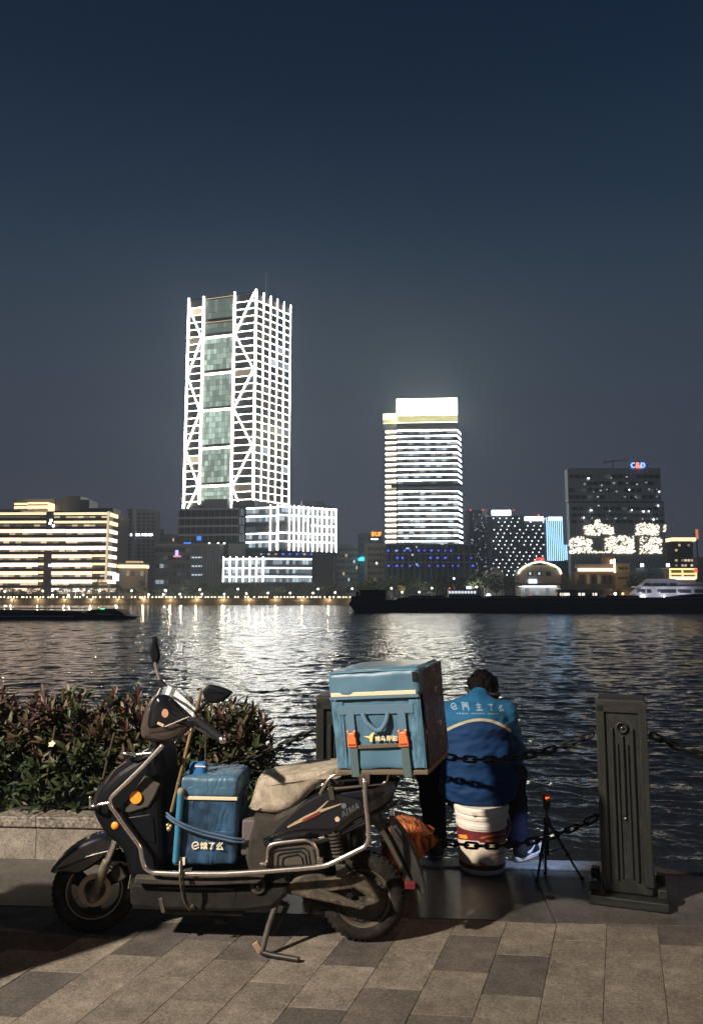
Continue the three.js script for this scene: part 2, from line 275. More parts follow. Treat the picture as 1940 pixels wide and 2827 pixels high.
// ---------------------------------------------------------------- the river
{
  const wr = rng(123), waves = [];
  for (let i = 0; i < 54; i++) { const lam = 0.13 * Math.pow(60, i / 53), th = (wr() + wr() + wr() - 1.5) * 1.75, k = 2 * Math.PI / lam; waves.push([Math.sin(th) * k, Math.cos(th) * k, wr() * 6.283, lam, 0.046 * lam / (2 * Math.PI) * (lam < 0.55 ? 1.15 : Math.pow(0.55 / lam, 0.62)) * (lam < 2.5 ? 1 : Math.pow(2.5 / lam, 0.9)) * rr(0.6, 1.4, wr)]); }
  const NR = 1250, NC = 460, d0 = 4.0, d1 = 475, pos = new Float32Array((NR + 1) * (NC + 1) * 3), nor = new Float32Array(pos.length), uv = new Float32Array((NR + 1) * (NC + 1) * 2), T = Math.tan(0.72);
  for (let j = 0; j <= NR; j++) {
    const d = d0 * Math.pow(d1 / d0, j / NR), cell = d * (Math.pow(d1 / d0, 1 / NR) - 1), cx = 2 * d * T / NC;
    const live = waves.map((w) => { const f = Math.min(1, Math.max(0, (w[3] / cell - 2.6) / 2.5)) * Math.min(1, Math.max(0, (2 * Math.PI / Math.max(1e-6, Math.abs(w[0])) / cx - 2.4) / 2.5)); return [w[0], w[1], w[2], w[4] * f]; }).filter((w) => w[3] > 0);
    for (let i = 0; i <= NC; i++) {
      const x = (i / NC * 2 - 1) * d * T, z = -d; let h = 0, sx = 0, sz = 0;
      const gust = 0.65 + 0.7 * vnoise(x * 0.06 + 9, z * 0.045, 4) * (0.6 + 0.8 * vnoise(x * 0.35, z * 0.3, 8));
      for (const w of live) { const p = w[0] * x + w[1] * z + w[2], s = Math.sin(p), c = Math.cos(p); h += w[3] * s; sx += w[3] * w[0] * c; sz += w[3] * w[1] * c; }
      const o = (j * (NC + 1) + i) * 3; pos[o] = x; pos[o + 1] = WATER + h * gust; pos[o + 2] = z; const n = 1 / Math.hypot(sx * gust, 1, sz * gust); nor[o] = -sx * gust * n; nor[o + 1] = n; nor[o + 2] = -sz * gust * n;
      uv[(j * (NC + 1) + i) * 2] = x / 9.3; uv[(j * (NC + 1) + i) * 2 + 1] = -z / 9.3;
    }
  }
  const idx = new Uint32Array(NR * NC * 6); let q = 0;
  for (let j = 0; j < NR; j++) for (let i = 0; i < NC; i++) { const a = j * (NC + 1) + i, b = a + NC + 1; idx[q++] = a; idx[q++] = a + 1; idx[q++] = b; idx[q++] = a + 1; idx[q++] = b + 1; idx[q++] = b; }
  const g = new THREE.BufferGeometry(); g.setAttribute('position', new THREE.BufferAttribute(pos, 3)); g.setAttribute('normal', new THREE.BufferAttribute(nor, 3)); g.setAttribute('uv', new THREE.BufferAttribute(uv, 2)); g.setIndex(new THREE.BufferAttribute(idx, 1));
  // fine ripples as a tileable normal map
  const N = 1024, TL = 9.3, d = new Uint8Array(N * N * 4), rip = [];
  for (let i = 0; i < 60; i++) { const lam = 0.10 * Math.pow(16, i / 59), th = (wr() + wr() + wr() - 1.5) * 1.75, kx = Math.round(Math.sin(th) * TL / lam), ky = Math.round(Math.cos(th) * TL / lam); rip.push([kx, ky, wr() * 6.283, 0.021 * rr(0.6, 1.4, wr) / Math.hypot(kx, ky)]); }
  const SN = new Float32Array(4096); for (let i = 0; i < 4096; i++) SN[i] = Math.cos(i / 4096 * 2 * Math.PI);
  for (let j = 0; j < N; j++) for (let i = 0; i < N; i++) {
    let sx = 0, sy = 0; for (const w of rip) { const c = SN[Math.floor(((w[0] * i + w[1] * j) / N + w[2] / 6.283 + 4096) * 4096) & 4095]; sx += w[3] * w[0] * c; sy += w[3] * w[1] * c; }
    const n = 1 / Math.hypot(sx, sy, 1), o = (j * N + i) * 4; d[o] = 127.5 + 127.5 * -sx * n; d[o + 1] = 127.5 + 127.5 * -sy * n; d[o + 2] = 127.5 + 127.5 * n; d[o + 3] = 255;
  }
  const nt = new THREE.DataTexture(d, N, N); nt.wrapS = nt.wrapT = THREE.RepeatWrapping; nt.magFilter = nt.minFilter = THREE.LinearFilter; nt.needsUpdate = true;
  struct('river', g, M(0.02, 0.026, 0.032, 0.10, 0, { ior: 1.33, normalMap: nt, normalScale: new THREE.Vector2(1, 1) }));
}

// ---------------------------------------------------------------- the street lamp behind the viewer and the cabinet whose shadow lies on the left
{
  const metal = M(0.12, 0.12, 0.12, 0.5, 0.6);
  const lamp = (L, dir, label, col, power, aim) => { // post, arm, head; the head hangs at L
    const o = thing('street_lamp', label, 'street lamp', [L.x - dir[0], 0, L.z - dir[1]], 0, 'street lamps behind the viewer'), h = L.y;
    add('post', cyl(0.05, 0.09, h, 16, 0, h / 2, 0), metal, o);
    add('arm', tube([[0, h - 0.05, 0], [dir[0] * 0.45, h + 0.25, dir[1] * 0.45], [dir[0], h + 0.23, dir[1]]], 0.035), metal, o);
    add('lamp_head', rbox(0.5, 0.09, 0.5, 0.03, dir[0], h + 0.2, dir[1]), metal, o);
    add('lamp_lens', rbox(0.36, 0.04, 0.36, 0.015, dir[0], h + 0.138, dir[1]), glow(col[0], col[1], col[2], 6), o);
    const s = new THREE.SpotLight(new THREE.Color(...col), power, 0, 1.25, 0.6, 2);
    s.position.copy(L); s.target.position.set(...aim); s.castShadow = true; s.shadow.radius = 7; s.shadow.mapSize.set(2048, 2048); scene.add(s); scene.add(s.target);
  };
  lamp(V(-6.6, 6.25, 1.2), [0.9, -0.9], 'grey street lamp behind the viewer on the left, out of the picture', [1, 0.865, 0.715], 730, [0.2, 0, -3.8]);
  lamp(V(10.5, 6.2, 0.8), [-1.1, -0.4], 'street lamp with orange light far to the right, out of the picture', [1, 0.56, 0.26], 95, [0.6, 0, -3.8]);
  // utility cabinet, left of the frame
  const c = thing('utility_cabinet', 'grey utility cabinet standing left of the picture, only its shadow in view', 'cabinet', [-2.36, 0.002, -3.18], 0);
  const cm = M(0.18, 0.19, 0.19, 0.5, 0.3);
  add('plinth', rbox(0.78, 0.08, 0.5, 0.01, 0, 0.04, 0), M(0.2, 0.2, 0.2, 0.9), c);
  add('case', rbox(0.74, 1.03, 0.46, 0.04, 0, 0.595, 0), cm, c); add('roof', rbox(0.78, 0.05, 0.5, 0.02, 0, 1.135, 0), cm, c);
  for (const s2 of [-1, 1]) { const d2 = add('door', rbox(0.35, 0.95, 0.012, 0.005, s2 * 0.18, 0.6, 0.236), cm, c); add('handle', rbox(0.02, 0.1, 0.02, 0.006, s2 * 0.035, 0.62, 0.25), M(0.5, 0.5, 0.5, 0.3, 1), d2); }
}

// ================================================================ THE SCOOTER
const YAW = 4 * Math.PI / 180, R0 = onLevel(1000, 2596), SX = V(Math.cos(YAW), 0, Math.sin(YAW)), SZ = V(-Math.sin(YAW), 0, Math.cos(YAW));
// point of the scooter's own axes (x to the rear, y up, z to the viewer's side) met by a line of sight in the upright plane z = t
function S(u, v, t = 0) { const d = ray(u, v), o = V(0, EYE, 0).sub(R0).addScaledVector(SZ, -t), k = -o.dot(SZ) / d.dot(SZ), p = V(0, EYE, 0).addScaledVector(d, k).sub(R0); return V(p.dot(SX), p.y, t); }
const sp = (list, t = 0) => list.map(([u, v]) => { const p = S(u, v, t); return [p.x, p.y]; });
const st = (list, t = 0) => list.map(([u, v, tt]) => S(u, v, tt ?? t));
const scooterFrame = (name, label, cat) => thing(name, label, cat, [R0.x, 0.002, R0.z], -YAW);
const SM = {
  gloss: M(0.007, 0.008, 0.013, 0.22, 0, { clearcoat: 1, clearcoatRoughness: 0.08 }), plastic: M(0.0045, 0.0055, 0.0075, 0.42, 0, { specularIntensity: 0.35, bumpMap: asData(grainFine), bumpScale: 0.0003 }), matte: M(0.007, 0.0075, 0.009, 0.75, 0, { specularIntensity: 0.35 }),
  grey: M(0.085, 0.078, 0.066, 0.7, 0, { map: grainCoarse }), dusty: M(0.155, 0.128, 0.092, 0.85, 0, { map: grainTex(256, [[64, 0.12], [24, 0.14], [8, 0.16], [3, 0.12]], 81), bumpMap: asData(grainFine), bumpScale: 0.0008 }),
  chrome: M(0.85, 0.80, 0.74, 0.27, 1), steel: M(0.4, 0.37, 0.32, 0.4, 0.8, { map: grainCoarse }), rubber: M(0.036, 0.032, 0.027, 0.9, 0, { specularIntensity: 0.4, map: grainTex(256, [[64, 0.1], [20, 0.14], [6, 0.16]], 83), bumpMap: asData(grainFine), bumpScale: 0.001 }),
  bronze: M(0.115, 0.09, 0.078, 0.22, 0.5), amber: M(0.85, 0.30, 0.03, 0.35, 0, { clearcoat: 0.6 }), red: M(0.12, 0.012, 0.016, 0.4, 0, { clearcoat: 0.4 }), brown: M(0.075, 0.062, 0.048, 0.85, 0, { map: grainCoarse }),
};
const seatBump = (() => { const n = 256, d = new Uint8Array(n * n * 4); for (let j = 0; j < n; j++) for (let i = 0; i < n; i++) { const w = vnoise(i / n * 10 + 2 * vnoise(i / n * 4, j / n * 4, 3, 4), j / n * 4, 5) * 0.6 + vnoise(i / n * 26 + 3 * vnoise(i / n * 6, j / n * 6, 9, 6), j / n * 5, 15) * 0.4; const o = (j * n + i) * 4; d[o] = d[o + 1] = d[o + 2] = 255 * w; d[o + 3] = 255; } const t = new THREE.DataTexture(d, n, n); t.wrapS = t.wrapT = THREE.RepeatWrapping; t.magFilter = t.minFilter = THREE.LinearFilter; t.needsUpdate = true; return t; })();
function wheel(parent, name, c, steer, rearHub) { // wheel in its own upright plane, hub at c
  const g = new THREE.Group(); g.name = name; g.position.copy(c); g.rotation.y = steer; parent.add(g);
  const RO = 0.203, r = 0.045, prof = []; for (let i = 0; i <= 20; i++) { const a = -2.35 + 4.7 * i / 20; prof.push(new THREE.Vector2(RO - r + Math.cos(a) * r, Math.sin(a) * r * 1.02)); }
  const tyre = add('tyre', uvBox(new THREE.LatheGeometry(prof, 64).rotateX(Math.PI / 2), 5), SM.rubber, g);
  const tr = []; for (let i = 0; i < 44; i++) for (const s of [-1, 1]) { tr.push(rbox(0.014, 0.005, 0.022, 0.002).rotateY(s * 0.5).translate(0, RO - 0.0022, s * 0.014).rotateZ((i + (s > 0 ? 0.5 : 0)) / 44 * Math.PI * 2)); tr.push(rbox(0.007, 0.014, 0.005, 0.002).translate(0, RO - 0.018, s * 0.0325).rotateX(0).rotateZ((i + (s > 0 ? 0.5 : 0)) / 44 * Math.PI * 2)); }
  add('tread', tr, SM.rubber, tyre);
  const rimM = rearHub ? SM.dusty : SM.matte;
  const rim = add('rim', new THREE.LatheGeometry([[0.134, -0.034], [0.128, -0.036], [0.118, -0.026], [0.116, 0.026], [0.128, 0.036], [0.134, 0.034]].map((q) => new THREE.Vector2(...q)), 56).rotateX(Math.PI / 2), rearHub ? SM.dusty : SM.brown, g);
  add('rim_edge', merge([new THREE.TorusGeometry(0.1315, 0.0032, 8, 60).translate(0, 0, 0.036), new THREE.TorusGeometry(0.1315, 0.0032, 8, 60).translate(0, 0, -0.036)]), rearHub ? SM.dusty : M(0.30, 0.27, 0.22, 0.5, 0.5), rim);
  if (rearHub) { // drum motor disc with grooves
    add('hub_motor', new THREE.LatheGeometry([[0, 0.034], [0.03, 0.036], [0.045, 0.03], [0.085, 0.031], [0.09, 0.026], [0.108, 0.027], [0.112, 0.022], [0.119, 0.022], [0.119, -0.03], [0, -0.034]].map((q) => new THREE.Vector2(...q)), 56).rotateX(Math.PI / 2), M(0.10, 0.085, 0.065, 0.75, 0.2, { map: grainCoarse }), g);
    const fins = []; for (let i = 0; i < 20; i++) fins.push(rbox(0.004, 0.014, 0.006, 0.001).translate(0, 0.1, 0.029).rotateZ(i / 20 * Math.PI * 2)); add('hub_fins', fins, SM.brown, g);
  } else {
    for (let k = 0; k < 3; k++) add('spoke', prism([[0.03, -0.02], [0.115, -0.034], [0.12, 0.0], [0.115, 0.034], [0.03, 0.02]], -0.018, 0.018, 0.005).rotateZ(k * 2.094 + 0.5), rimM, g);
    const disc = add('brake_disc', new THREE.RingGeometry(0.052, 0.078, 40, 1).translate(0, 0, 0.03), M(0.25, 0.2, 0.16, 0.4, 0.8), g); void disc;
    add('hub', merge([cyl(0.034, 0.034, 0.075, 24).rotateX(Math.PI / 2), cyl(0.05, 0.05, 0.03, 24).rotateX(Math.PI / 2).translate(0, 0, 0.012)]), SM.brown, g);
    for (let k = 0; k < 4; k++) add('disc_bolt', sph(0.006, Math.cos(k * 1.57 + 0.4) * 0.042, Math.sin(k * 1.57 + 0.4) * 0.042, 0.03, 8), SM.steel, g);
  }
  return g;
}
{
  const o = scooterFrame('electric_scooter', 'black electric scooter with chrome crash rails and beige seat cover, parked side on', 'scooter');
  const hubR = S(1002, 2479, 0), hubF = S(264, 2475, 0); hubR.y = hubF.y = 0.203;
  const STEER = 0.24;   // turned to the viewer's side
  const axisTop = S(470, 1990, 0), axisLow = V(hubF.x + 0.02, hubF.y, 0), ax = axisTop.clone().sub(axisLow).normalize();
  const turn = (g) => g.translate(-axisLow.x, -axisLow.y, 0).applyMatrix4(new THREE.Matrix4().makeRotationAxis(ax, STEER)).translate(axisLow.x, axisLow.y, 0);
  wheel(o, 'rear_wheel', hubR, 0, true); wheel(o, 'front_wheel', hubF, STEER, false);
  // ---- front end
  add('front_mudguard', turn(merge([prism(smooth(sp([[156, 2386], [172, 2362], [205, 2332], [245, 2308], [290, 2296], [325, 2308], [334, 2332], [305, 2352], [262, 2382], [225, 2398], [196, 2397], [176, 2392]]), 4), -0.05, 0.052, 0.025, [], 4)])), SM.gloss, o);
  add('mudguard_trim', turn(tube(st([[235, 2358], [262, 2352], [300, 2345], [325, 2339]], 0.056), 0.0035)), SM.chrome, o);
  for (const [t, m] of [[0.082, SM.steel], [-0.082, SM.brown]]) {
    const fl = add('fork_leg', turn(merge([tube([[hubF.x + 0.004, hubF.y - 0.006, t], [hubF.x + ax.x * 0.17, hubF.y + ax.y * 0.17, t]], 0.023, { m: 14 }), sph(0.032, hubF.x + 0.004, hubF.y, t, 14)])), m === SM.steel ? M(0.30, 0.255, 0.19, 0.65, 0.4, { map: grainCoarse }) : m, o);
    add('fork_tube', turn(tube([[hubF.x + ax.x * 0.16, hubF.y + ax.y * 0.16, t], [hubF.x + ax.x * 0.34, hubF.y + ax.y * 0.34, t]], 0.0165, { m: 12 })), SM.chrome, o); void fl;
  }
  add('brake_caliper', turn(rbox(0.05, 0.075, 0.04, 0.01).rotateZ(0.5).translate(...S(322, 2410, 0.05).toArray())), SM.brown, o);
  add('brake_hose', turn(tube(st([[338, 2455], [345, 2420], [356, 2392], [368, 2360]], 0.1), 0.005)), SM.chrome, o);
  // ---- leg shield and nose
  add('leg_shield', prism(smooth(sp([[446, 2046], [408, 2076], [352, 2112], [308, 2158], [287, 2210], [290, 2236], [320, 2286], [352, 2312], [372, 2345], [388, 2400], [470, 2402], [481, 2340], [478, 2220], [474, 2100], [462, 2052]]), 3, 0.35), -0.14, 0.15, 0.05, [], 4), SM.plastic, o);
  add('nose_panel', prism(smooth(sp([[400, 2072], [345, 2110], [302, 2155], [283, 2205], [287, 2232], [300, 2222], [315, 2180], [350, 2138], [402, 2092]]), 4, 0.4), -0.09, 0.10, 0.05, [], 4), SM.gloss, o);
  for (const t of [0.098, -0.088]) { add('nose_trim', tube(st([[281, 2190], [296, 2160], [318, 2128], [350, 2104]], t), 0.006), SM.bronze, o); add('nose_trim', tube(st([[284, 2205], [300, 2178], [330, 2142], [388, 2094]], t + Math.sign(t) * 0.008), 0.003), SM.chrome, o); }
  add('side_plate', prism(sp([[336, 2238], [352, 2212], [400, 2142], [443, 2166], [428, 2200], [411, 2228], [357, 2245]], 0.155), 0.145, 0.162, 0.006), M(0.045, 0.041, 0.034, 0.75, 0, { bumpMap: asData(grainFine), bumpScale: 0.0006 }), o);
  add('lower_plate', prism(sp([[352, 2258], [415, 2248], [425, 2262], [430, 2330], [400, 2322]], 0.152), 0.145, 0.155, 0.005), SM.plastic, o);
  const rf = S(376, 2202, 0.167); add('reflector', cyl(0.029, 0.029, 0.012, 30).rotateX(Math.PI / 2).translate(rf.x, rf.y, rf.z), SM.amber, o);
  const ts = S(319, 2280, 0.148); const tsm = add('turn_signal', sph(0.02, 0, 0, 0, 18).scale(1, 1, 0.7).translate(ts.x, ts.y, ts.z), SM.amber, o); add('signal_bezel', new THREE.TorusGeometry(0.019, 0.004, 8, 22).translate(ts.x, ts.y, ts.z + 0.002), SM.matte, tsm);
  add('nose_badge', rbox(0.05, 0.012, 0.01, 0.003).rotateZ(0.7).translate(...S(330, 2300, 0.125).toArray()), SM.steel, o);
  // ---- chrome crash rails
  const rail = [[447, 2061], [400, 2112], [345, 2166], [312, 2198], [305, 2210], [306, 2226], [316, 2242], [350, 2290], [381, 2331], [388, 2345], [393, 2375], [400, 2395], [412, 2405], [430, 2410], [520, 2413], [620, 2413], [740, 2406], [850, 2397], [895, 2391], [915, 2384], [970, 2357], [1004, 2340], [1013, 2328], [1017, 2309], [1014, 2265], [1010, 2230], [1007, 2195], [1006, 2160]];
  for (const s of [1, -1]) add('crash_rail', tube(rail.map(([u, v]) => { const p = S(u, v, 0.205); p.z *= s; return p; }), 0.0115, { n: 150, m: 12 }), SM.chrome, o);
  add('front_bumper', merge([tube([...st([[300, 2218], [275, 2222], [252, 2229]], 0.19), ...st([[252, 2229], [275, 2222], [300, 2218]], -0.19)], 0.008, { n: 60 })]), SM.chrome, o);
  add('bumper_upright', tube(st([[250, 2202], [250, 2228]], 0.185), 0.006), SM.chrome, o);
  add('upper_bumper', tube([...st([[418, 2080], [375, 2084], [338, 2081]], 0.17), ...st([[338, 2081], [375, 2084], [418, 2080]], -0.17)], 0.007, { n: 60 }), SM.chrome, o);
  // ---- floor and battery case
  add('battery_case', prism(sp([[383, 2408], [386, 2466], [396, 2477], [452, 2482], [560, 2486], [690, 2488], [768, 2478], [806, 2440], [808, 2412], [640, 2416]]), -0.14, 0.14, 0.02), M(0.026, 0.024, 0.021, 0.8, 0, { specularIntensity: 0.4, map: grainCoarse }), o);
  add('case_ridge', tube(st([[440, 2451], [560, 2453], [645, 2455]], 0.141), 0.004), SM.grey, o); add('case_seam', rbox(0.006, 0.1, 0.006, 0.002).translate(...S(650, 2452, 0.139).toArray()), SM.matte, o);
  add('under_tray', prism(sp([[470, 2484], [690, 2492], [684, 2506], [470, 2500]]), -0.1, 0.11, 0.01), SM.brown, o);
  const lk = S(712, 2446, 0.146); const lock = add('case_lock', cyl(0.035, 0.035, 0.014, 28).rotateX(Math.PI / 2).translate(lk.x, lk.y, lk.z), SM.brown, o); add('lock_core', cyl(0.02, 0.02, 0.018, 20).rotateX(Math.PI / 2).translate(lk.x, lk.y, lk.z + 0.002), SM.matte, lock); add('key_slot', rbox(0.005, 0.007, 0.022, 0.001, lk.x, lk.y, lk.z + 0.004), SM.chrome, lock);
  add('floorboard', prism(sp([[410, 2384], [408, 2402], [560, 2408], [730, 2402], [745, 2390], [700, 2386], [560, 2392]]), -0.17, 0.185, 0.008), SM.brown, o);
  add('floor_tab', rbox(0.022, 0.07, 0.05, 0.006).rotateZ(0.25).translate(...S(452, 2496, 0.12).toArray()), SM.grey, o);
  add('foot_peg', merge([tube(st([[535, 2502], [640, 2506]], 0.13), 0.007), sph(0.013, ...S(535, 2500, 0.13).toArray(), 12)]), SM.steel, o);
  // ---- seat base, side fairings, seat
  add('seat_base', prism(sp([[702, 2390], [690, 2345], [700, 2290], [716, 2230], [770, 2236], [900, 2165], [935, 2250], [930, 2300], [860, 2318], [760, 2330], [752, 2392]]), -0.125, 0.125, 0.02), M(0.055, 0.048, 0.038, 0.8, 0, { map: grainCoarse }), o);
  add('tail_body', prism(smooth(sp([[738, 2318], [775, 2268], [832, 2208], [885, 2172], [985, 2152], [1096, 2132], [1103, 2146], [1078, 2196], [1040, 2222], [985, 2248], [937, 2286], [838, 2296], [780, 2302]]), 3, 0.3), -0.15, 0.15, 0.045, [], 4), SM.gloss, o);
  for (const s of [1, -1]) { const pz = 0.1505; add('fairing_panel', prism(smooth(sp([[756, 2300], [800, 2252], [845, 2215], [905, 2188], [990, 2206], [1000, 2228], [950, 2268], [925, 2286], [838, 2290]], pz), 3, 0.3), s * pz, s * (pz + 0.012), 0.005), SM.gloss, o); }
  add('tail_underside', prism(sp([[1020, 2210], [1098, 2150], [1080, 2200], [1045, 2228], [1010, 2235]]), -0.13, 0.13, 0.02), SM.matte, o);
  const seat = prism(smooth(sp([[726, 2136], [790, 2121], [865, 2110], [935, 2105], [960, 2114], [936, 2134], [884, 2158], [836, 2205], [800, 2226], [766, 2233], [715, 2230], [694, 2222], [703, 2195], [718, 2150]]), 5, 0.4), -0.13, 0.13, 0.045, [], 6);
  { const p = seat.attributes.position; for (let i = 0; i < p.count; i++) { const x = p.getX(i), y = p.getY(i), z = p.getZ(i); p.setZ(i, z * (1 - 0.25 * Math.max(0, Math.min(1, (-x - 0.32) / 0.2)))); void y; } } const seatS = toCreasedNormals(seat, 0.9);
  add('seat_cover', uvBox(seatS, 3.2), M(0.60, 0.52, 0.40, 0.7, 0, { map: grainTex(256, [[128, 0.05], [40, 0.05], [10, 0.07], [3, 0.07]], 87), bumpMap: seatBump, bumpScale: 0.0028, sheen: 0.2 }), o);
  // stickers on the fairing
  const dec = (name, list, m, t = 0.164) => add(name, prism(sp(list, t), t, t + 0.0015, 0), m, o);
  dec('sticker', [[793, 2283], [838, 2256], [872, 2240], [905, 2211], [906, 2213], [884, 2236], [870, 2246], [820, 2272], [795, 2287]], M(0.42, 0.35, 0.24, 0.5)); dec('sticker', [[800, 2278], [885, 2236], [942, 2219], [941, 2222], [890, 2242], [850, 2262], [803, 2283]], M(0.40, 0.31, 0.18, 0.5), 0.1657); dec('sticker', [[835, 2264], [882, 2240], [884, 2248], [838, 2271]], M(0.16, 0.025, 0.025, 0.5), 0.1675);
  const s1 = S(931, 2263, 0.166); add('sticker', cyl(0.0115, 0.0115, 0.003, 20).rotateX(Math.PI / 2).translate(s1.x, s1.y, s1.z), M(0.6, 0.45, 0.32, 0.5), o); const s2 = S(949, 2226, 0.166); add('sticker', cyl(0.012, 0.012, 0.003, 20).rotateX(Math.PI / 2).translate(s2.x, s2.y, s2.z), M(0.12, 0.13, 0.16, 0.4), o);
  const font = await new FontLoader().loadAsync('fonts/droid/droid_sans_bold.typeface.json');
  const lt = S(944, 2259, 0.165); add('lettering', new TextGeometry('AIMA', { font, size: 0.026, depth: 0.002, curveSegments: 4 }).applyMatrix4(new THREE.Matrix4().makeShear(0, 0, 0.3, 0, 0, 0)).rotateZ(0.5).translate(lt.x, lt.y, lt.z), M(0.10, 0.105, 0.115, 0.5, 0.3), o);
  for (const s of [1, -1]) add('seat_hinge', rbox(0.025, 0.06, 0.02, 0.004).rotateZ(0.2).translate(...S(915, 2192, s * 0.165).toArray()), SM.brown, o);
  // pillion peg cover with concentric ribs and its chrome loop
  add('peg_panel', prism(sp([[732, 2394], [736, 2350], [752, 2334], [842, 2324], [868, 2340], [876, 2388]], 0.15), 0.12, 0.165, 0.01), M(0.06, 0.052, 0.042, 0.75), o);
  for (const k of [0, 1, 2]) add('panel_rib', tube(st([[752 + k * 14, 2390 - k], [753 + k * 14, 2356 + k * 8], [762 + k * 13, 2349 + k * 9], [838 - k * 8, 2342 + k * 9], [852 - k * 9, 2352 + k * 9], [856 - k * 10, 2386 - k]], 0.166), 0.0035, { sharp: true, n: 40 }), SM.matte, o);
  add('peg_loop', tube(st([[737, 2380], [739, 2346], [748, 2333], [775, 2327], [842, 2320], [862, 2328], [875, 2348], [879, 2370], [882, 2386]], 0.178), 0.0075, { n: 60 }), SM.chrome, o); add('peg_clamp', rbox(0.03, 0.02, 0.03, 0.005, ...S(884, 2376, 0.19).toArray()), SM.steel, o); add('peg_clamp', rbox(0.03, 0.012, 0.03, 0.004, ...S(728, 2384, 0.19).toArray()), SM.chrome, o);
  add('shiny_bolt', rbox(0.03, 0.012, 0.012, 0.004).rotateZ(0.2).translate(...S(888, 2314, 0.155).toArray()), SM.chrome, o);
  // ---- rack
  for (const s of [1, -1]) {
    const q = (l) => st(l, 0.155).map((p) => V(p.x, p.y, p.z * s));
    add('rack_rail', tube(q([[884, 2192], [900, 2163], [914, 2146], [932, 2139], [1000, 2134], [1062, 2129]]), 0.008, { n: 50 }), M(0.66, 0.58, 0.45, 0.25, 1), o);
    add('rack_rail', tube(q([[906, 2180], [985, 2172], [1055, 2164], [1066, 2156], [1073, 2136]]), 0.0065, { n: 40 }), M(0.66, 0.58, 0.45, 0.25, 1), o);
    const br = S(1005, 2153, 0.2); const bp = add('rack_bracket', prism(sp([[989, 2139], [1022, 2137], [1020, 2164], [1014, 2176], [999, 2176], [991, 2164]], 0.2), s > 0 ? 0.195 : -0.205, s > 0 ? 0.205 : -0.195, 0.003), SM.steel, o); add('bracket_bolt', sph(0.008, br.x, br.y, s * 0.206, 10), SM.chrome, bp);
  }
  add('rack_plate', prism(sp([[936, 2136], [1075, 2126], [1075, 2131], [936, 2141]], 0), -0.15, 0.15, 0.003), SM.matte, o);
  // ---- rear suspension and swing arm
  for (const t of [0.135, -0.135]) {
    const a = S(920, 2296, t), b = S(941, 2402, t), pts = []; for (let i = 0; i <= 90; i++) { const k = i / 90, an = k * Math.PI * 2 * 8, c = a.clone().lerp(b, 0.06 + 0.74 * k); pts.push(V(c.x + Math.cos(an) * 0.023, c.y + Math.sin(an) * 0.003, c.z + Math.sin(an) * 0.023)); }
    const sh = add('shock_absorber', merge([tube([a, b], 0.011), rbox(0.05, 0.055, 0.04, 0.008).translate(b.x, b.y, b.z)]), SM.grey, o); add('shock_spring', tube(pts, 0.006, { n: 260, m: 6, open: true }), SM.brown, sh);
  }
  const armOut = sp([[780, 2455], [800, 2436], [822, 2421], [848, 2410], [870, 2405], [888, 2408], [903, 2421], [950, 2420], [1000, 2419], [1014, 2430], [1030, 2451], [1048, 2487], [1036, 2496], [994, 2508], [950, 2502], [915, 2493], [850, 2480], [792, 2466]], 0.1), armHole = sp([[905, 2462], [940, 2457], [980, 2453], [1000, 2466], [1022, 2481], [994, 2498], [950, 2484]], 0.1).reverse();
  add('swing_arm_cover', uvBox(prism(armOut, 0.07, 0.118, 0.014, [armHole], 3), 3), SM.dusty, o);
  add('arm_brace', bar(S(878, 2455, 0.11), S(990, 2502, 0.11), 0.018, 0.02), SM.dusty, o);
  add('swing_arm', prism(armOut, -0.1, -0.07, 0.01), SM.brown, o); add('axle', cyl(0.014, 0.014, 0.24, 14).rotateX(Math.PI / 2).translate(hubR.x, hubR.y, 0), SM.steel, o);
  add('axle_nut', cyl(0.017, 0.017, 0.012, 6).rotateX(Math.PI / 2).translate(...S(965, 2471, 0.09).toArray()), SM.matte, o);
  // ---- centre stand
  const pv = S(768, 2482, 0.1), ft = S(724, 2606, 0.2); ft.y = 0.02; const ft2 = S(757, 2560, -0.02); ft2.y = 0.014; const fe = S(822, 2630, 0.24); fe.y = 0.012;
  const leg1 = add('stand_leg', tube([pv, pv.clone().lerp(ft, 0.5).add(V(-0.006, 0, 0)), ft.clone().add(V(0, 0.006, 0))], 0.0135), SM.grey, o); add('stand_bolt', sph(0.012, pv.x, pv.y, pv.z + 0.014, 12), SM.chrome, leg1);
  add('stand_leg', tube([S(792, 2500, 0.0), S(780, 2530, -0.01), ft2], 0.0135), SM.brown, o); add('stand_bar', tube([S(768, 2490, 0.09), S(792, 2500, 0.0), S(792, 2500, -0.08)], 0.012), SM.brown, o);
  add('stand_foot', tube([ft, ft.clone().lerp(fe, 0.3).setY(0.014), fe.clone().lerp(ft, 0.2).setY(0.013), fe], 0.0115), M(0.03, 0.027, 0.024, 0.5, 0.4), o); add('foot_pad', rbox(0.03, 0.05, 0.014, 0.004).rotateZ(0.6).translate(ft.x - 0.02, 0.04, ft.z), M(0.28, 0.2, 0.14, 0.7, 0.3), o);
  // ---- rear mudguard with flap, lamp, bracket
  add('rear_mudguard', prism(sp([[1018, 2244], [1046, 2258], [1072, 2298], [1104, 2360], [1140, 2430], [1150, 2448], [1141, 2450], [1120, 2418], [1090, 2362], [1060, 2306], [1034, 2272], [1012, 2262]]), -0.055, 0.06, 0.006), SM.grey, o);
  add('mud_flap', prism(sp([[1074, 2278], [1094, 2268], [1120, 2302], [1148, 2356], [1168, 2416], [1174, 2456], [1166, 2462], [1148, 2440], [1130, 2396], [1108, 2346]]), -0.06, 0.06, 0.005), M(0.036, 0.035, 0.034, 0.75, 0, { map: grainCoarse }), o);
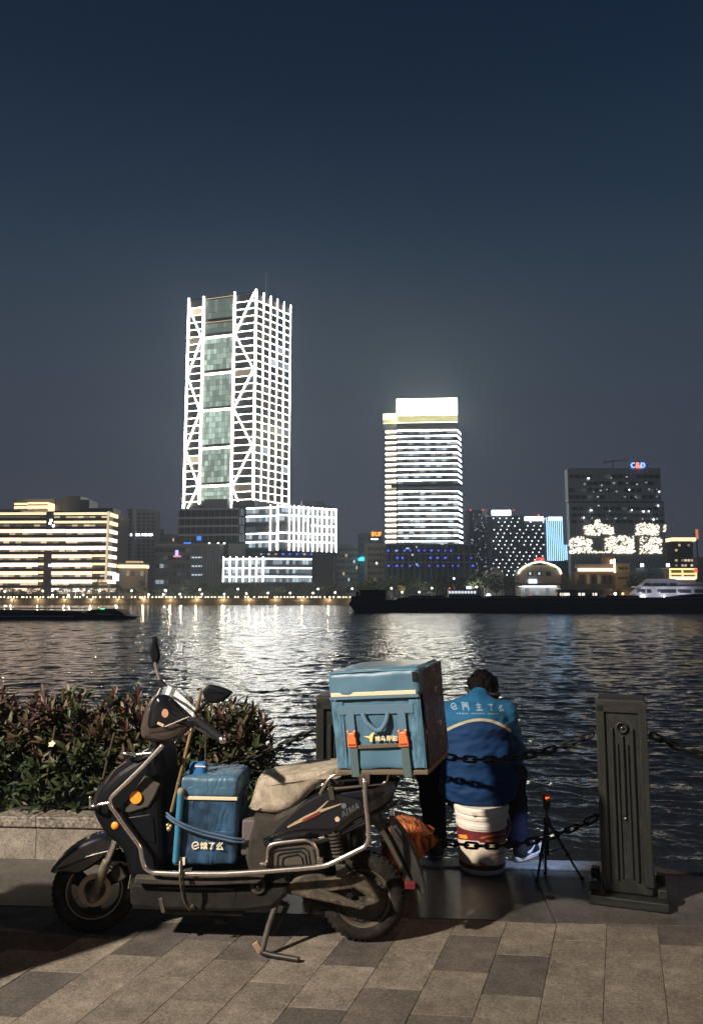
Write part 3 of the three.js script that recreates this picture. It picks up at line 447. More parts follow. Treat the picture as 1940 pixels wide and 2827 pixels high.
  add('flap_strip', tube(st([[1079, 2283], [1105, 2326]], 0.079), 0.0035), SM.steel, o); add('fender_stay', tube(st([[1018, 2252], [1060, 2236], [1102, 2216]], 0.1), 0.009), SM.grey, o);
  add('tail_lamp', rbox(0.03, 0.022, 0.1, 0.006, ...S(1082, 2252, 0.0).toArray()), SM.red, o); add('rear_reflector', rbox(0.05, 0.032, 0.06, 0.005).translate(...S(1132, 2441, 0.05).toArray()), SM.red, o);
  // ---- steering head, lamp fairing, bars, mirrors
  add('steering_column', tube([axisLow.clone().addScaledVector(ax, 0.36), axisTop.clone().addScaledVector(ax, -0.05)], 0.03), SM.matte, o);
  const dz = 0.0, fair = (l, t0, t1, b) => turn(prism(smooth(sp(l, dz), 3, 0.35), t0, t1, b, [], 4));
  add('head_fairing', fair([[430, 1924], [444, 1906], [472, 1908], [505, 1940], [536, 1974], [534, 1990], [505, 1990], [480, 1987], [455, 1996], [420, 1999], [413, 1980], [419, 1948]], -0.135, 0.135, 0.04), SM.gloss, o);
  add('lamp_lens', fair([[428, 1926], [444, 1920], [480, 1950], [520, 1985], [524, 2004], [500, 2027], [462, 2041], [424, 2033], [401, 2019], [399, 1990], [412, 1944]], -0.12, 0.125, 0.045), SM.bronze, o);
  add('fairing_trim', turn(tube(st([[440, 2000], [470, 1988], [503, 1975]], 0.137), 0.003)), SM.chrome, o); add('fairing_edge', turn(tube(st([[463, 1918], [500, 1944], [531, 1972]], 0.115), 0.0065)), SM.chrome, o);
  const k1 = S(440, 1962, 0.136), k2 = S(428, 1993, 0.136); add('sticker', turn(cyl(0.016, 0.016, 0.003, 20).scale(1, 1, 1.3).rotateX(Math.PI / 2).translate(k1.x, k1.y, k1.z)), M(0.62, 0.36, 0.24, 0.5), o); add('sticker', turn(rbox(0.034, 0.014, 0.004, 0.002).rotateZ(-0.5).translate(k2.x, k2.y, k2.z)), M(0.7, 0.55, 0.4, 0.5), o);
  const bc = S(520, 1992, 0);
  const g1 = S(545, 1990, 0.2), g2 = S(614, 2043, 0.33); add('handlebar', tube([S(505, 1990, -0.28), bc, g1], 0.012), SM.matte, o);
  const gr = add('grip', tube([g1, g1.clone().lerp(g2, 0.5), g2], 0.0185, { m: 14 }), SM.matte, o); add('grip_end', sph(0.019, g2.x, g2.y, g2.z, 12), SM.chrome, gr); const rg = add('grip', tube([S(492, 1984, -0.2), S(476, 1982, -0.34)], 0.0185), SM.matte, o); void rg;
  add('brake_lever', tube(st([[538, 2008, 0.2], [575, 2030, 0.27], [606, 2042, 0.33]]), 0.006), M(0.08, 0.08, 0.08, 0.3, 0.8), o); add('switch_box', rbox(0.06, 0.045, 0.05, 0.012, ...S(536, 1996, 0.17).toArray()), SM.plastic, o); add('lever_pivot', tube(st([[512, 2030, 0.16], [528, 2018, 0.17]]), 0.006), M(0.6, 0.5, 0.3, 0.3, 1), o);
  { const nm = add('mirror', prism(smooth(sp([[561, 1912], [568, 1898], [580, 1890], [604, 1894], [640, 1908], [641, 1916], [622, 1934], [600, 1942], [578, 1940], [567, 1928]], 0.3), 4, 0.4), 0.285, 0.325, 0.016, [], 4), SM.plastic, o); add('mirror_stem', tube(st([[574, 1938, 0.3], [556, 1954, 0.25], [540, 1970, 0.2]]), 0.0075), SM.matte, nm);
    const fm = add('mirror', prism(smooth(sp([[415, 1800], [420, 1776], [427, 1757], [431, 1762], [436, 1782], [442, 1812], [437, 1828], [424, 1832], [418, 1818]], -0.3), 4, 0.4), -0.325, -0.285, 0.014, [], 4), SM.plastic, o); add('mirror_stem', tube(st([[428, 1828, -0.3], [434, 1855, -0.25], [443, 1884, -0.2], [452, 1906, -0.12]]), 0.008), M(0.10, 0.085, 0.07, 0.6), fm); add('mirror_boot', tube(st([[443, 1886, -0.16], [456, 1900, -0.12], [462, 1914, -0.08]]), 0.018), SM.matte, fm); }
  // cable that secures the scooter, hanging from the floor rail
  add('lock_cable', tube(st([[498, 2380, 0.19], [497, 2412, 0.222], [500, 2450, 0.222], [510, 2492, 0.2], [524, 2512, 0.17], [532, 2500, 0.15]]), 0.0055, { n: 50 }), SM.steel, o); add('lock_cable', tube(st([[502, 2378, 0.19], [505, 2412, 0.222], [508, 2445, 0.222], [512, 2480, 0.2], [522, 2514, 0.17]]), 0.004, { n: 50 }), SM.matte, o);
  add('storage_bin', rbox(0.07, 0.1, 0.2, 0.012, ...S(699, 2278, 0.02).toArray()), M(0.10, 0.085, 0.085, 0.8), o); add('storage_bin', rbox(0.07, 0.07, 0.2, 0.012, ...S(697, 2325, 0.02).toArray()), M(0.06, 0.055, 0.055, 0.8), o);
}

// ================================================================ LETTERS drawn stroke by stroke
const GLYPH = {
  e: [[[88, 40], [84, 22], [66, 8], [42, 6], [20, 18], [8, 42], [12, 70], [32, 90], [60, 92], [80, 80]], [[38, 58], [60, 50], [86, 38]], [[90, 70], [96, 74]]],
  饿: [[[25, 8], [10, 38]], [[18, 25], [42, 25], [36, 38]], [[24, 38], [24, 85], [42, 72]], [[78, 10], [52, 22]], [[46, 40], [96, 40]], [[62, 20], [62, 90], [54, 84]], [[46, 70], [76, 58]], [[74, 10], [80, 55], [96, 88], [98, 74]], [[92, 54], [66, 86]], [[86, 16], [94, 28]]],
  了: [[[15, 15], [82, 15], [50, 42]], [[50, 42], [50, 90], [34, 84]]],
  么: [[[46, 8], [12, 50]], [[80, 8], [26, 70], [16, 88], [90, 88]], [[74, 60], [94, 92]]],
  蜂: [[[8, 25], [40, 25], [40, 52], [8, 52], [8, 25]], [[24, 10], [24, 85]], [[4, 87], [42, 80]], [[66, 8], [52, 30]], [[62, 18], [88, 18], [54, 48]], [[62, 26], [94, 46]], [[54, 56], [92, 56]], [[54, 70], [92, 70]], [[48, 84], [98, 84]], [[73, 48], [73, 98]]],
  鸟: [[[48, 4], [40, 16]], [[22, 18], [70, 18], [70, 44], [62, 44]], [[22, 18], [22, 60], [84, 60], [80, 92], [66, 90]], [[8, 76], [66, 76]]],
  即: [[[14, 10], [46, 10], [46, 48], [14, 48]], [[14, 10], [14, 88], [48, 72]], [[14, 29], [46, 29]], [[62, 12], [90, 12], [90, 66], [80, 62]], [[62, 12], [62, 98]]],
  配: [[[4, 12], [50, 12]], [[8, 32], [46, 32], [46, 92], [8, 92], [8, 32]], [[20, 12], [18, 58]], [[34, 12], [34, 58], [46, 58]], [[8, 74], [46, 74]], [[58, 16], [92, 16], [92, 48], [60, 48], [60, 88], [96, 88], [96, 72]]],
  主: [[[46, 4], [56, 16]], [[16, 26], [84, 26]], [[22, 56], [78, 56]], [[8, 90], [92, 90]], [[50, 26], [50, 90]]],
  門: [[[8, 8], [92, 8]], [[14, 8], [14, 94]], [[86, 8], [86, 94]], [[14, 30], [40, 30], [40, 52], [14, 52]], [[86, 30], [60, 30], [60, 52], [86, 52]], [[50, 8], [50, 40]]],
};
function glyphBars(text, size, gap, weight, depth, slant = 0) { // raised strokes, starting at the origin
  const out = []; [...text].forEach((ch, i) => { for (const s of GLYPH[ch]) for (let k = 0; k + 1 < s.length; k++) { const P = ([x, y]) => V(i * (size + gap) + x / 100 * size + slant * (1 - y / 100) * size, (1 - y / 100) * size, 0), a = P(s[k]), b = P(s[k + 1]), L = a.distanceTo(b); out.push(new THREE.BoxGeometry(L + weight * 0.7, weight, depth).rotateZ(Math.atan2(b.y - a.y, b.x - a.x)).translate((a.x + b.x) / 2, (a.y + b.y) / 2, depth / 2 + ((k + i) % 3) * depth * 0.02)); } }); return merge(out);
}

// ================================================================ CARGO ON THE SCOOTER
// soft box with sagging faces
function softBox(w, h, d, r, amp, seed, n = 26) {
  const g = new RoundedBoxGeometry(w, h, d, 5, r); const b = new THREE.BoxGeometry(w, h, d, n, n, n); const p = b.attributes.position, q = V(0, 0, 0);
  for (let i = 0; i < p.count; i++) {
    q.set(p.getX(i), p.getY(i), p.getZ(i)); const c = V(Math.max(-w / 2 + r, Math.min(w / 2 - r, q.x)), Math.max(-h / 2 + r, Math.min(h / 2 - r, q.y)), Math.max(-d / 2 + r, Math.min(d / 2 - r, q.z))), dir = q.clone().sub(c); if (dir.length() > 1e-6) dir.normalize();
    const nn = (vnoise(q.x * 9 + 20, q.y * 9 + 20 + q.z * 7, seed) - 0.5) * 1.3 + (vnoise(q.x * 24 + 3, q.y * 11 + 20 - q.z * 19, seed + 1) - 0.5) * 0.7; q.copy(c).addScaledVector(dir, r + amp * nn); p.setXYZ(i, q.x, q.y, q.z);
  }
  void g; const m = mergeVertices((b.deleteAttribute('normal'), b.deleteAttribute('uv'), b), 1e-5); m.computeVertexNormals(); return m;
}
const CM = {
  blue: M(0.145, 0.33, 0.49, 0.45, 0, { map: grainTex(256, [[90, 0.05], [36, 0.06], [14, 0.09], [5, 0.14]], 121), bumpMap: asData(grainCoarse), bumpScale: 0.002 }), blueD: M(0.06, 0.185, 0.29, 0.6), webbing: M(0.075, 0.145, 0.21, 0.8), cream: M(0.62, 0.55, 0.38, 0.5), orange: M(0.75, 0.16, 0.045, 0.4), brownW: M(0.10, 0.075, 0.05, 0.85), foil: M(0.10, 0.085, 0.085, 0.24, 0.25, { bumpMap: seatBump, bumpScale: 0.02 }), dirt: M(0.11, 0.085, 0.055, 0.9), logo: M(0.72, 0.58, 0.20, 0.6),
  navy: M(0.038, 0.115, 0.235, 0.45, 0, { map: grainTex(256, [[50, 0.06], [12, 0.12], [4, 0.16]], 131), bumpMap: seatBump, bumpScale: 0.006 }), cyan: M(0.035, 0.165, 0.29, 0.35), strap: M(0.045, 0.085, 0.15, 0.8), tagW: M(0.62, 0.56, 0.46, 0.7),
};
{ // big delivery box on the rack; local axes: x to the right, y up, z to the viewer
  const P = at(934, 2128, 3.62), o = thing('delivery_box', 'large light blue insulated delivery box with orange buckles on the scooter rack', 'delivery box', [P.x, P.y, P.z]);
  o.rotation.set(0, -0.36, 0.085, 'ZYX');
  const W = 0.432, H = 0.355, D = 0.40, z = 0;
  add('body', softBox(W, H, D, 0.022, 0.010, 61, 30).translate(W / 2, H / 2, -D / 2), CM.blue, o);
  add('side_sheet', uvBox(softBox(0.008, H - 0.012, D - 0.03, 0.003, 0.005, 66, 24), 4).translate(W + 0.006, H / 2 + 0.004, -D / 2 - 0.012), CM.foil, o);
  const lidW = W + 0.02; const lid = add('lid', softBox(lidW, 0.125, D + 0.03, 0.028, 0.013, 63, 30).translate(W / 2 - 0.004, H + 0.04, -D / 2), CM.blue, o);
  add('lid_side_flap', uvBox(softBox(0.01, 0.105, D - 0.05, 0.004, 0.005, 67, 16), 4).translate(W + 0.011, H + 0.044, -D / 2 - 0.01), CM.foil, lid); add('lid_top_sheet', softBox(W - 0.03, 0.008, D - 0.02, 0.003, 0.004, 68, 16).translate(W / 2, H + 0.1035, -D / 2 - 0.004), M(0.11, 0.15, 0.17, 0.3), lid);
  add('reflective_strip', rbox(W - 0.012, 0.019, 0.005, 0.002, W / 2 - 0.006, H - 0.002, 0.0185), CM.cream, lid); add('lid_binding', rbox(W + 0.008, 0.014, 0.006, 0.003, W / 2 - 0.004, H - 0.0195, 0.018), CM.webbing, lid); add('corner_notch', rbox(0.024, 0.046, 0.008, 0.003, W - 0.012, H + 0.066, 0.017), SM.matte, lid);
  for (const x of [0.024, W - 0.030]) add('corner_panel', rbox(0.048, H - 0.05, 0.006, 0.003, x, H / 2 - 0.012, z + 0.004), CM.blue, o);
  add('cross_strap', rbox(W - 0.06, 0.042, 0.006, 0.002, W / 2 - 0.006, H - 0.076, z + 0.007), CM.webbing, o);
  for (const [x, lean] of [[0.087, 0.0], [0.338, 0.05]]) {
    const up = add('strap', rbox(0.038, 0.105, 0.006, 0.002, x, H - 0.14, z + 0.009), CM.webbing, o); void up;
    const bk = add('buckle', prism([[-0.023, -0.04], [0.023, -0.04], [0.022, 0.0], [0.017, 0.012], [0.023, 0.036], [0.012, 0.036], [0.008, 0.026], [-0.008, 0.026], [-0.012, 0.036], [-0.023, 0.036], [-0.017, 0.012], [-0.022, 0.0]], 0, 0.014, 0.004).rotateZ(lean).translate(x, H - 0.205, z + 0.008), CM.orange, o);
    add('buckle_slot', rbox(0.034, 0.008, 0.004, 0.001).rotateZ(lean).translate(x, H - 0.232, z + 0.0225), M(0.2, 0.045, 0.02, 0.6), bk);
    add('strap', rbox(0.038, 0.15, 0.006, 0.002).rotateZ(lean * 0.4).translate(x + 0.004, H - 0.306, z + 0.011), M(0.06, 0.10, 0.105, 0.85), o);
  }
  add('carry_handle', tube([[0.152, H - 0.10, z + 0.010], [0.170, H - 0.135, z + 0.018], [0.212, H - 0.168, z + 0.022], [0.238, H - 0.166, z + 0.022], [0.265, H - 0.13, z + 0.018], [0.272, H - 0.10, z + 0.010]], 0.0115, { n: 40 }), CM.webbing, o);
  add('tie_strap', rbox(W - 0.15, 0.017, 0.006, 0.002).rotateZ(0.035).translate(W / 2 - 0.002, 0.113, z + 0.010), CM.brownW, o);
  add('bird_emblem', prism([[0, 0.026], [0.030, 0.026], [0.044, 0.040], [0.066, 0.046], [0.052, 0.036], [0.047, 0.018], [0.043, 0.0], [0.032, 0.0], [0.030, 0.014], [0.014, 0.022]], 0, 0.0015, 0).translate(0.142, 0.133, z + 0.0085), CM.logo, o);
  add('lettering', glyphBars('蜂鸟即配', 0.0245, 0.003, 0.0034, 0.002).translate(0.200, 0.135, z + 0.0085), M(0.68, 0.60, 0.38, 0.6), o);
  for (const x of [0.0015, 0.0495, W - 0.0535, W - 0.0015]) add('piping', tube([[x, 0.012, 0.003], [x, H * 0.5, 0.0055], [x, H - 0.03, 0.004]], 0.003, { n: 20, m: 6 }), CM.blueD, o);
  add('piping', tube([[0.0, H + 0.098, 0.012], [W * 0.5, H + 0.101, 0.014], [W, H + 0.098, 0.012]], 0.0035, { n: 24, m: 6 }), CM.blueD, o);
  add('base_board', rbox(W + 0.01, 0.022, D, 0.006, W / 2, -0.008, -D / 2 + 0.004), CM.dirt, o);
  add('side_pocket', softBox(0.05, 0.19, D * 0.6, 0.02, 0.004, 69, 16).translate(-0.024, H - 0.115, -D / 2), CM.blue, o);
  add('pocket_strap', tube([[0, H - 0.01, -0.10], [-0.03, H - 0.012, -0.11], [-0.055, H - 0.04, -0.12]], 0.008), SM.matte, o);
}
{ // small insulated bag on the floorboard
  const B = S(590, 2396, 0.0), o = thing('insulated_bag', 'small dirty navy blue insulated bag on the scooter floor', 'delivery bag', [0, 0, 0]);
  const wp = R0.clone().addScaledVector(SX, B.x - 0.148).addScaledVector(SZ, 0.135); o.position.set(wp.x, S(590, 2390, 0.13).y + 0.002, wp.z); o.rotation.y = -YAW; o.rotation.z = 0.0;
  const W = 0.292, H = 0.31, D = 0.27;
  add('body', uvBox(softBox(W, H, D, 0.02, 0.009, 71, 28), 3).translate(W / 2, H / 2, -D / 2), CM.navy, o); add('lid', uvBox(softBox(W + 0.004, 0.11, D + 0.012, 0.03, 0.008, 73, 24), 3).translate(W / 2, H + 0.045, -D / 2), M(0.042, 0.105, 0.175, 0.5, 0, { bumpMap: seatBump, bumpScale: 0.006 }), o);
  add('reflective_strip', rbox(W - 0.02, 0.016, 0.005, 0.002, W / 2 + 0.008, H - 0.003, 0.0055), CM.cream, o); add('lettering', glyphBars('e饿了么', 0.036, 0.003, 0.0052, 0.002, 0.08).translate(0.075, 0.074, 0.009), M(0.72, 0.66, 0.5, 0.6), o);
  add('care_tag', rbox(0.05, 0.036, 0.004, 0.001, 0.022, 0.02, 0.0085), CM.tagW, o); add('lid_dust', prism(smooth([[0.07, 0], [0.16, 0.012], [0.24, 0.006], [0.27, -0.01], [0.18, -0.016], [0.1, -0.012]], 5), 0, 0.002, 0).rotateX(-1.2).translate(0, H + 0.092, -0.02), M(0.11, 0.10, 0.085, 0.9), o);
}
{
  const loc = (name, label, cat) => scooterFrame(name, label, cat);
  let o = loc('bamboo_pole', 'thin straight bamboo pole leaning behind the handlebar', 'pole'); const a = S(474, 2240, 0.16), b = S(556, 1908, 0.06); b.y = b.y; add('cane', tube([a, b], 0.0085, { m: 10 }), M(0.30, 0.21, 0.085, 0.6, 0, { map: grainCoarse }), o); for (const k of [0.22, 0.47, 0.72, 0.93]) add('node_ring', new THREE.TorusGeometry(0.0088, 0.0022, 6, 14).applyQuaternion(new THREE.Quaternion().setFromUnitVectors(V(0, 0, 1), b.clone().sub(a).normalize())).translate(...a.clone().lerp(b, k).toArray()), M(0.2, 0.14, 0.06, 0.6), o);
  o = loc('blue_tube', 'shiny blue tube standing against the left side of the insulated bag', 'tube'); const c = S(500, 2190, 0.15), d = S(486, 2378, 0.15); add('sleeve', tube([d, c], 0.0165, { m: 16 }), CM.cyan, o); add('end_cap', tube([c, c.clone().lerp(d, -0.02)], 0.018, { m: 16 }), M(0.2, 0.19, 0.15, 0.7), o);
  o = loc('blue_pouch', 'small blue pouch with a white stripe lying on the insulated bag', 'pouch'); const e = S(549, 2127, 0.06); add('pouch_body', softBox(0.085, 0.08, 0.06, 0.022, 0.004, 78, 14).translate(e.x, e.y, e.z), M(0.02, 0.13, 0.34, 0.5), o); add('white_stripe', rbox(0.052, 0.007, 0.003, 0.001, e.x + 0.016, e.y + 0.024, e.z + 0.0325), M(0.6, 0.58, 0.55, 0.6), o);
  o = loc('luggage_strap', 'double blue webbing strap slung round the insulated bag', 'strap'); for (const dv of [0, 9]) add('webbing', tube(st([[461, 2246 + dv, 0.13], [480, 2262 + dv, 0.165], [515, 2280 + dv, 0.172], [560, 2296 + dv, 0.160], [610, 2308 + dv, 0.156], [646, 2316 + dv, 0.154], [672, 2318 + dv, 0.135]]), 0.0055, { n: 60 }), CM.strap, o);
  o = loc('key_charm', 'small golden charm hanging from the scooter ignition', 'charm'); const f = S(467, 2284, 0.145); add('charm', merge([sph(0.012, f.x, f.y - 0.008, f.z, 10), sph(0.009, f.x - 0.006, f.y + 0.008, f.z, 8), sph(0.008, f.x + 0.008, f.y + 0.004, f.z, 8)]), M(0.55, 0.4, 0.18, 0.4, 0.6), o); add('cord', tube([[f.x, f.y + 0.014, f.z], [f.x - 0.004, f.y + 0.04, f.z - 0.01]], 0.002), SM.matte, o);
}

// ================================================================ THE SEATED PERSON, BUCKET, TRIPOD
function meshField(fn, c, half, size) { // surface of a distance field, as geometry in world axes
  const mc = new MarchingCubes(size, new THREE.MeshBasicMaterial(), false, false, 400000); mc.isolation = 0; const hs = size / 2;
  for (let k = 0; k < size; k++) for (let j = 0; j < size; j++) for (let i = 0; i < size; i++) mc.field[i + j * size + k * size * size] = -fn(c.x + (i - hs) / hs * half, c.y + (j - hs) / hs * half, c.z + (k - hs) / hs * half);
  mc.update(); const n = mc.count, p = new Float32Array(n * 3); for (let i = 0; i < n; i++) { p[3 * i] = c.x + mc.positionArray[3 * i] * half; p[3 * i + 1] = c.y + mc.positionArray[3 * i + 1] * half; p[3 * i + 2] = c.z + mc.positionArray[3 * i + 2] * half; }
  let g = new THREE.BufferGeometry(); g.setAttribute('position', new THREE.BufferAttribute(p, 3)); g = mergeVertices(g, 1e-4); g.computeVertexNormals(); return g;
}
// tapered capsule distance
function cone(x, y, z, a, b, ra, rb) { const bx = b[0] - a[0], by = b[1] - a[1], bz = b[2] - a[2], px = x - a[0], py = y - a[1], pz = z - a[2]; let t = (px * bx + py * by + pz * bz) / (bx * bx + by * by + bz * bz); t = t < 0 ? 0 : t > 1 ? 1 : t; return Math.hypot(px - bx * t, py - by * t, pz - bz * t) - (ra + (rb - ra) * t); }
const smin = (a, b, k) => { const h = Math.max(0, Math.min(1, 0.5 + 0.5 * (b - a) / k)); return b + (a - b) * h - k * h * (1 - h); };
function n3(x, y, z, s) { const i = Math.floor(z), f = z - i, t = f * f * (3 - 2 * f); return vnoise(x + i * 17.3, y + i * 9.1, s) * (1 - t) + vnoise(x + (i + 1) * 17.3, y + (i + 1) * 9.1, s) * t; }
const PX = at(1318, 2200, 4.78).x;
const J = { pelvis: [0, 0.475, -4.77], waist: [0, 0.62, -4.775], chest: [0.0, 0.82, -4.80], collar: [0.02, 0.945, -4.87], head: [0.078, 1.030, -4.985], lSh: [-0.185, 0.885, -4.83], rSh: [0.190, 0.885, -4.83], lEl: [-0.235, 0.63, -4.93], rEl: [0.265, 0.63, -4.93], lWr: [-0.07, 0.60, -5.13], rWr: [0.10, 0.60, -5.13], lHip: [-0.10, 0.455, -4.79], rHip: [0.10, 0.455, -4.79], lKn: [-0.262, 0.475, -5.06], rKn: [0.275, 0.475, -5.06], lAn: [-0.25, 0.10, -4.865], rAn: [0.258, 0.10, -4.85] };
for (const k in J) J[k][0] += PX;
{
  const o = thing('person', 'person in a two tone blue jacket sitting on a bucket, seen from behind, head bowed', 'person', [PX, 0, -4.77]), off = V(PX, 0, -4.77), loc = (g) => g.translate(-off.x, -off.y, -off.z);
  // the body: head, neck, trunk, arms, legs as one surface
  const hand = (x, y, z, w, s) => { let d = cone(x, y, z, w, [w[0] + s * 0.02, w[1] + 0.005, w[2] - 0.07], 0.026, 0.034); for (let f = 0; f < 4; f++) { const b = [w[0] + s * 0.02 + (f - 1.5) * 0.021, w[1] + 0.005, w[2] - 0.085], m = [b[0] + s * 0.006, b[1] + 0.018, b[2] - 0.035 - 0.004 * (f === 1 || f === 2)], e = [m[0] + s * 0.012, m[1] + 0.03, m[2] + 0.006]; d = smin(d, Math.min(cone(x, y, z, b, m, 0.0095, 0.0085), cone(x, y, z, m, e, 0.0085, 0.0075)), 0.008); } const tb = [w[0] + s * 0.045, w[1] + 0.01, w[2] - 0.03], tm = [tb[0] + s * 0.022, tb[1] + 0.022, tb[2] - 0.03]; return smin(d, Math.min(cone(x, y, z, tb, tm, 0.011, 0.0095), cone(x, y, z, tm, [tm[0] - s * 0.004, tm[1] + 0.02, tm[2] - 0.014], 0.0095, 0.008)), 0.01); };
  const body = (x, y, z) => {
    let d = cone(x, y, z, J.pelvis, J.waist, 0.13, 0.12); d = smin(d, cone(x, y, z, J.waist, J.chest, 0.12, 0.13), 0.06); d = smin(d, cone(x, y, z, J.chest, J.collar, 0.12, 0.07), 0.06); d = smin(d, cone(x, y, z, J.collar, J.head, 0.052, 0.055), 0.03);
    for (const s of ['l', 'r']) { const q = s === 'l' ? 1 : -1; d = smin(d, cone(x, y, z, J.chest, J[s + 'Sh'], 0.09, 0.055), 0.04); d = smin(d, cone(x, y, z, J[s + 'Sh'], J[s + 'El'], 0.048, 0.04), 0.02); d = smin(d, cone(x, y, z, J[s + 'El'], J[s + 'Wr'], 0.038, 0.026), 0.02); d = smin(d, hand(x, y, z, J[s + 'Wr'], q), 0.012); d = smin(d, cone(x, y, z, J[s + 'Hip'], J[s + 'Kn'], 0.08, 0.055), 0.04); d = smin(d, cone(x, y, z, J[s + 'Kn'], J[s + 'An'], 0.052, 0.036), 0.02); d = smin(d, cone(x, y, z, J[s + 'An'], [J[s + 'An'][0] + q * -0.01, 0.05, J[s + 'An'][2] - 0.08], 0.035, 0.03), 0.02); }
    // head, bowed: skull, jaw, nose, ears
    const h = J.head, c = Math.cos(0.62), sn = Math.sin(0.62), hx = x - h[0], hy0 = y - h[1], hz0 = z - h[2], hy = hy0 * c - hz0 * sn, hz = hy0 * sn + hz0 * c; // hz negative is the face
    let e = (Math.hypot(hx / 0.076, (hy - 0.012) / 0.098, (hz - 0.004) / 0.094) - 1) * 0.076; e = smin(e, cone(hx, hy, hz, [0, -0.05, -0.035], [0, -0.085, -0.062], 0.052, 0.03), 0.03); e = smin(e, cone(hx, hy, hz, [0, 0.005, -0.09], [0, -0.028, -0.108], 0.009, 0.015), 0.012); for (const s of [-1, 1]) { e = smin(e, cone(hx, hy, hz, [s * 0.077, 0.012, 0.008], [s * 0.079, -0.022, 0.0], 0.014, 0.009), 0.008); e = Math.max(e, -(Math.hypot((hx - s * 0.032) / 1.6, hy - 0.006, hz + 0.099) - 0.011)); } e = Math.max(e, -(Math.hypot(hx / 2.4, (hy + 0.052) / 0.6, hz + 0.096) - 0.009));
    return smin(d, e, 0.02);
  };
  add('body', loc(meshField(body, V(PX, 0.56, -4.9), 0.62, 128)), M(0.42, 0.24, 0.16, 0.6), o);
  // trousers
  const trousers = (x, y, z) => {
    let d = cone(x, y, z, [PX - 0.09, 0.465, -4.77], [PX + 0.09, 0.465, -4.77], 0.135, 0.135); for (const s of ['l', 'r']) { d = smin(d, cone(x, y, z, J[s + 'Hip'], J[s + 'Kn'], 0.115, 0.092), 0.04); d = smin(d, cone(x, y, z, J[s + 'Kn'], [J[s + 'An'][0], 0.09, J[s + 'An'][2]], 0.088, 0.066), 0.03); }
    d += (n3(x * 14, y * 30, z * 14, 201) - 0.5) * 0.012 + (n3(x * 40, y * 60, z * 40, 203) - 0.5) * 0.004; return Math.max(Math.max(d, 0.084 - y), 0.393 - y > 0 && Math.hypot(x - PX, z + 4.75) < 0.15 ? 0.393 - y : -1);
  };
  add('trousers', loc(meshField(trousers, V(PX, 0.35, -4.9), 0.46, 90)), M(0.005, 0.007, 0.016, 0.9, 0, { specularIntensity: 0.15 }), o);
  // jacket
  const jacket = (x, y, z) => {
    const sx = 0.72, X = PX + (x - PX) * sx; let d = cone(X, y, z, [PX, 0.47, -4.765], [PX, 0.66, -4.77], 0.176, 0.150); d = smin(d, cone(X, y, z, [PX, 0.66, -4.77], [PX, 0.835, -4.79], 0.150, 0.148), 0.05); d = smin(d, cone(X, y, z, [PX, 0.835, -4.79], [PX + 0.008, 0.93, -4.84], 0.14, 0.09), 0.06);
    d = smin(d, cone(x, y, z, [PX + 0.02, 0.945, -4.86], [PX + 0.045, 0.99, -4.90], 0.072, 0.062), 0.04);
    for (const s of ['l', 'r']) { const q = s === 'l' ? -1 : 1; d = smin(d, cone(x, y, z, [PX + q * 0.1, 0.885, -4.83], J[s + 'Sh'], 0.095, 0.08), 0.04); d = smin(d, cone(x, y, z, J[s + 'Sh'], J[s + 'El'], 0.078, 0.072), 0.03); d = smin(d, cone(x, y, z, J[s + 'El'], J[s + 'Wr'], 0.07, 0.05), 0.03); }
    d += (n3(x * 9, y * 16, z * 9, 211) - 0.5) * 0.018 + (n3(x * 16 + y * 14, y * 38 - x * 12, z * 16, 213) - 0.5) * 0.012; return Math.max(d, 0.408 - y - 0.02 * Math.cos((x - PX) * 7));
  };
  const jg = meshField(jacket, V(PX, 0.70, -4.88), 0.42, 110);
  { const p = jg.attributes.position, uv = new Float32Array(p.count * 2); for (let i = 0; i < p.count; i++) { uv[2 * i] = (p.getX(i) - PX) / 0.7 + 0.5; uv[2 * i + 1] = (p.getY(i) - 0.38) / 0.7; } jg.setAttribute('uv', new THREE.BufferAttribute(uv, 2)); }
  const cv = document.createElement('canvas'); cv.width = cv.height = 1024; const cx = cv.getContext('2d'), U = (x) => (x / 0.7 + 0.5) * 1024, W2 = (y) => (1 - (y - 0.38) / 0.7) * 1024;
  const rgb = (r, g, b) => { const f = (c) => Math.round(255 * (c <= 0.0031308 ? 12.92 * c : 1.055 * Math.pow(c, 1 / 2.4) - 0.055)); return `rgb(${f(r)},${f(g)},${f(b)})`; };
  cx.fillStyle = rgb(0.005, 0.030, 0.098); cx.fillRect(0, 0, 1024, 1024);
  const arc = (x) => 0.888 - 2.0 * x * x;
  cx.fillStyle = rgb(0.012, 0.092, 0.205); cx.beginPath(); cx.moveTo(0, 0); cx.lineTo(1024, 0); for (let x = 0.35; x >= -0.35; x -= 0.01) cx.lineTo(U(x), W2(arc(x))); cx.closePath(); cx.fill();
  cx.strokeStyle = rgb(0.40, 0.37, 0.27); cx.lineWidth = 24; cx.beginPath(); for (let x = -0.245; x <= 0.215; x += 0.01) (x < -0.24 ? cx.moveTo(U(x), W2(arc(x))) : cx.lineTo(U(x), W2(arc(x)))); cx.stroke();
  cx.strokeStyle = rgb(0.003, 0.022, 0.075); cx.lineWidth = 4; for (const q of [-1, 1]) { cx.beginPath(); cx.moveTo(U(q * 0.175), W2(0.78)); cx.quadraticCurveTo(U(q * 0.185), W2(0.68), U(q * 0.175), W2(0.6)); cx.stroke(); }
  cx.beginPath(); cx.moveTo(U(0), W2(0.66)); cx.lineTo(U(0.005), W2(0.42)); cx.stroke();
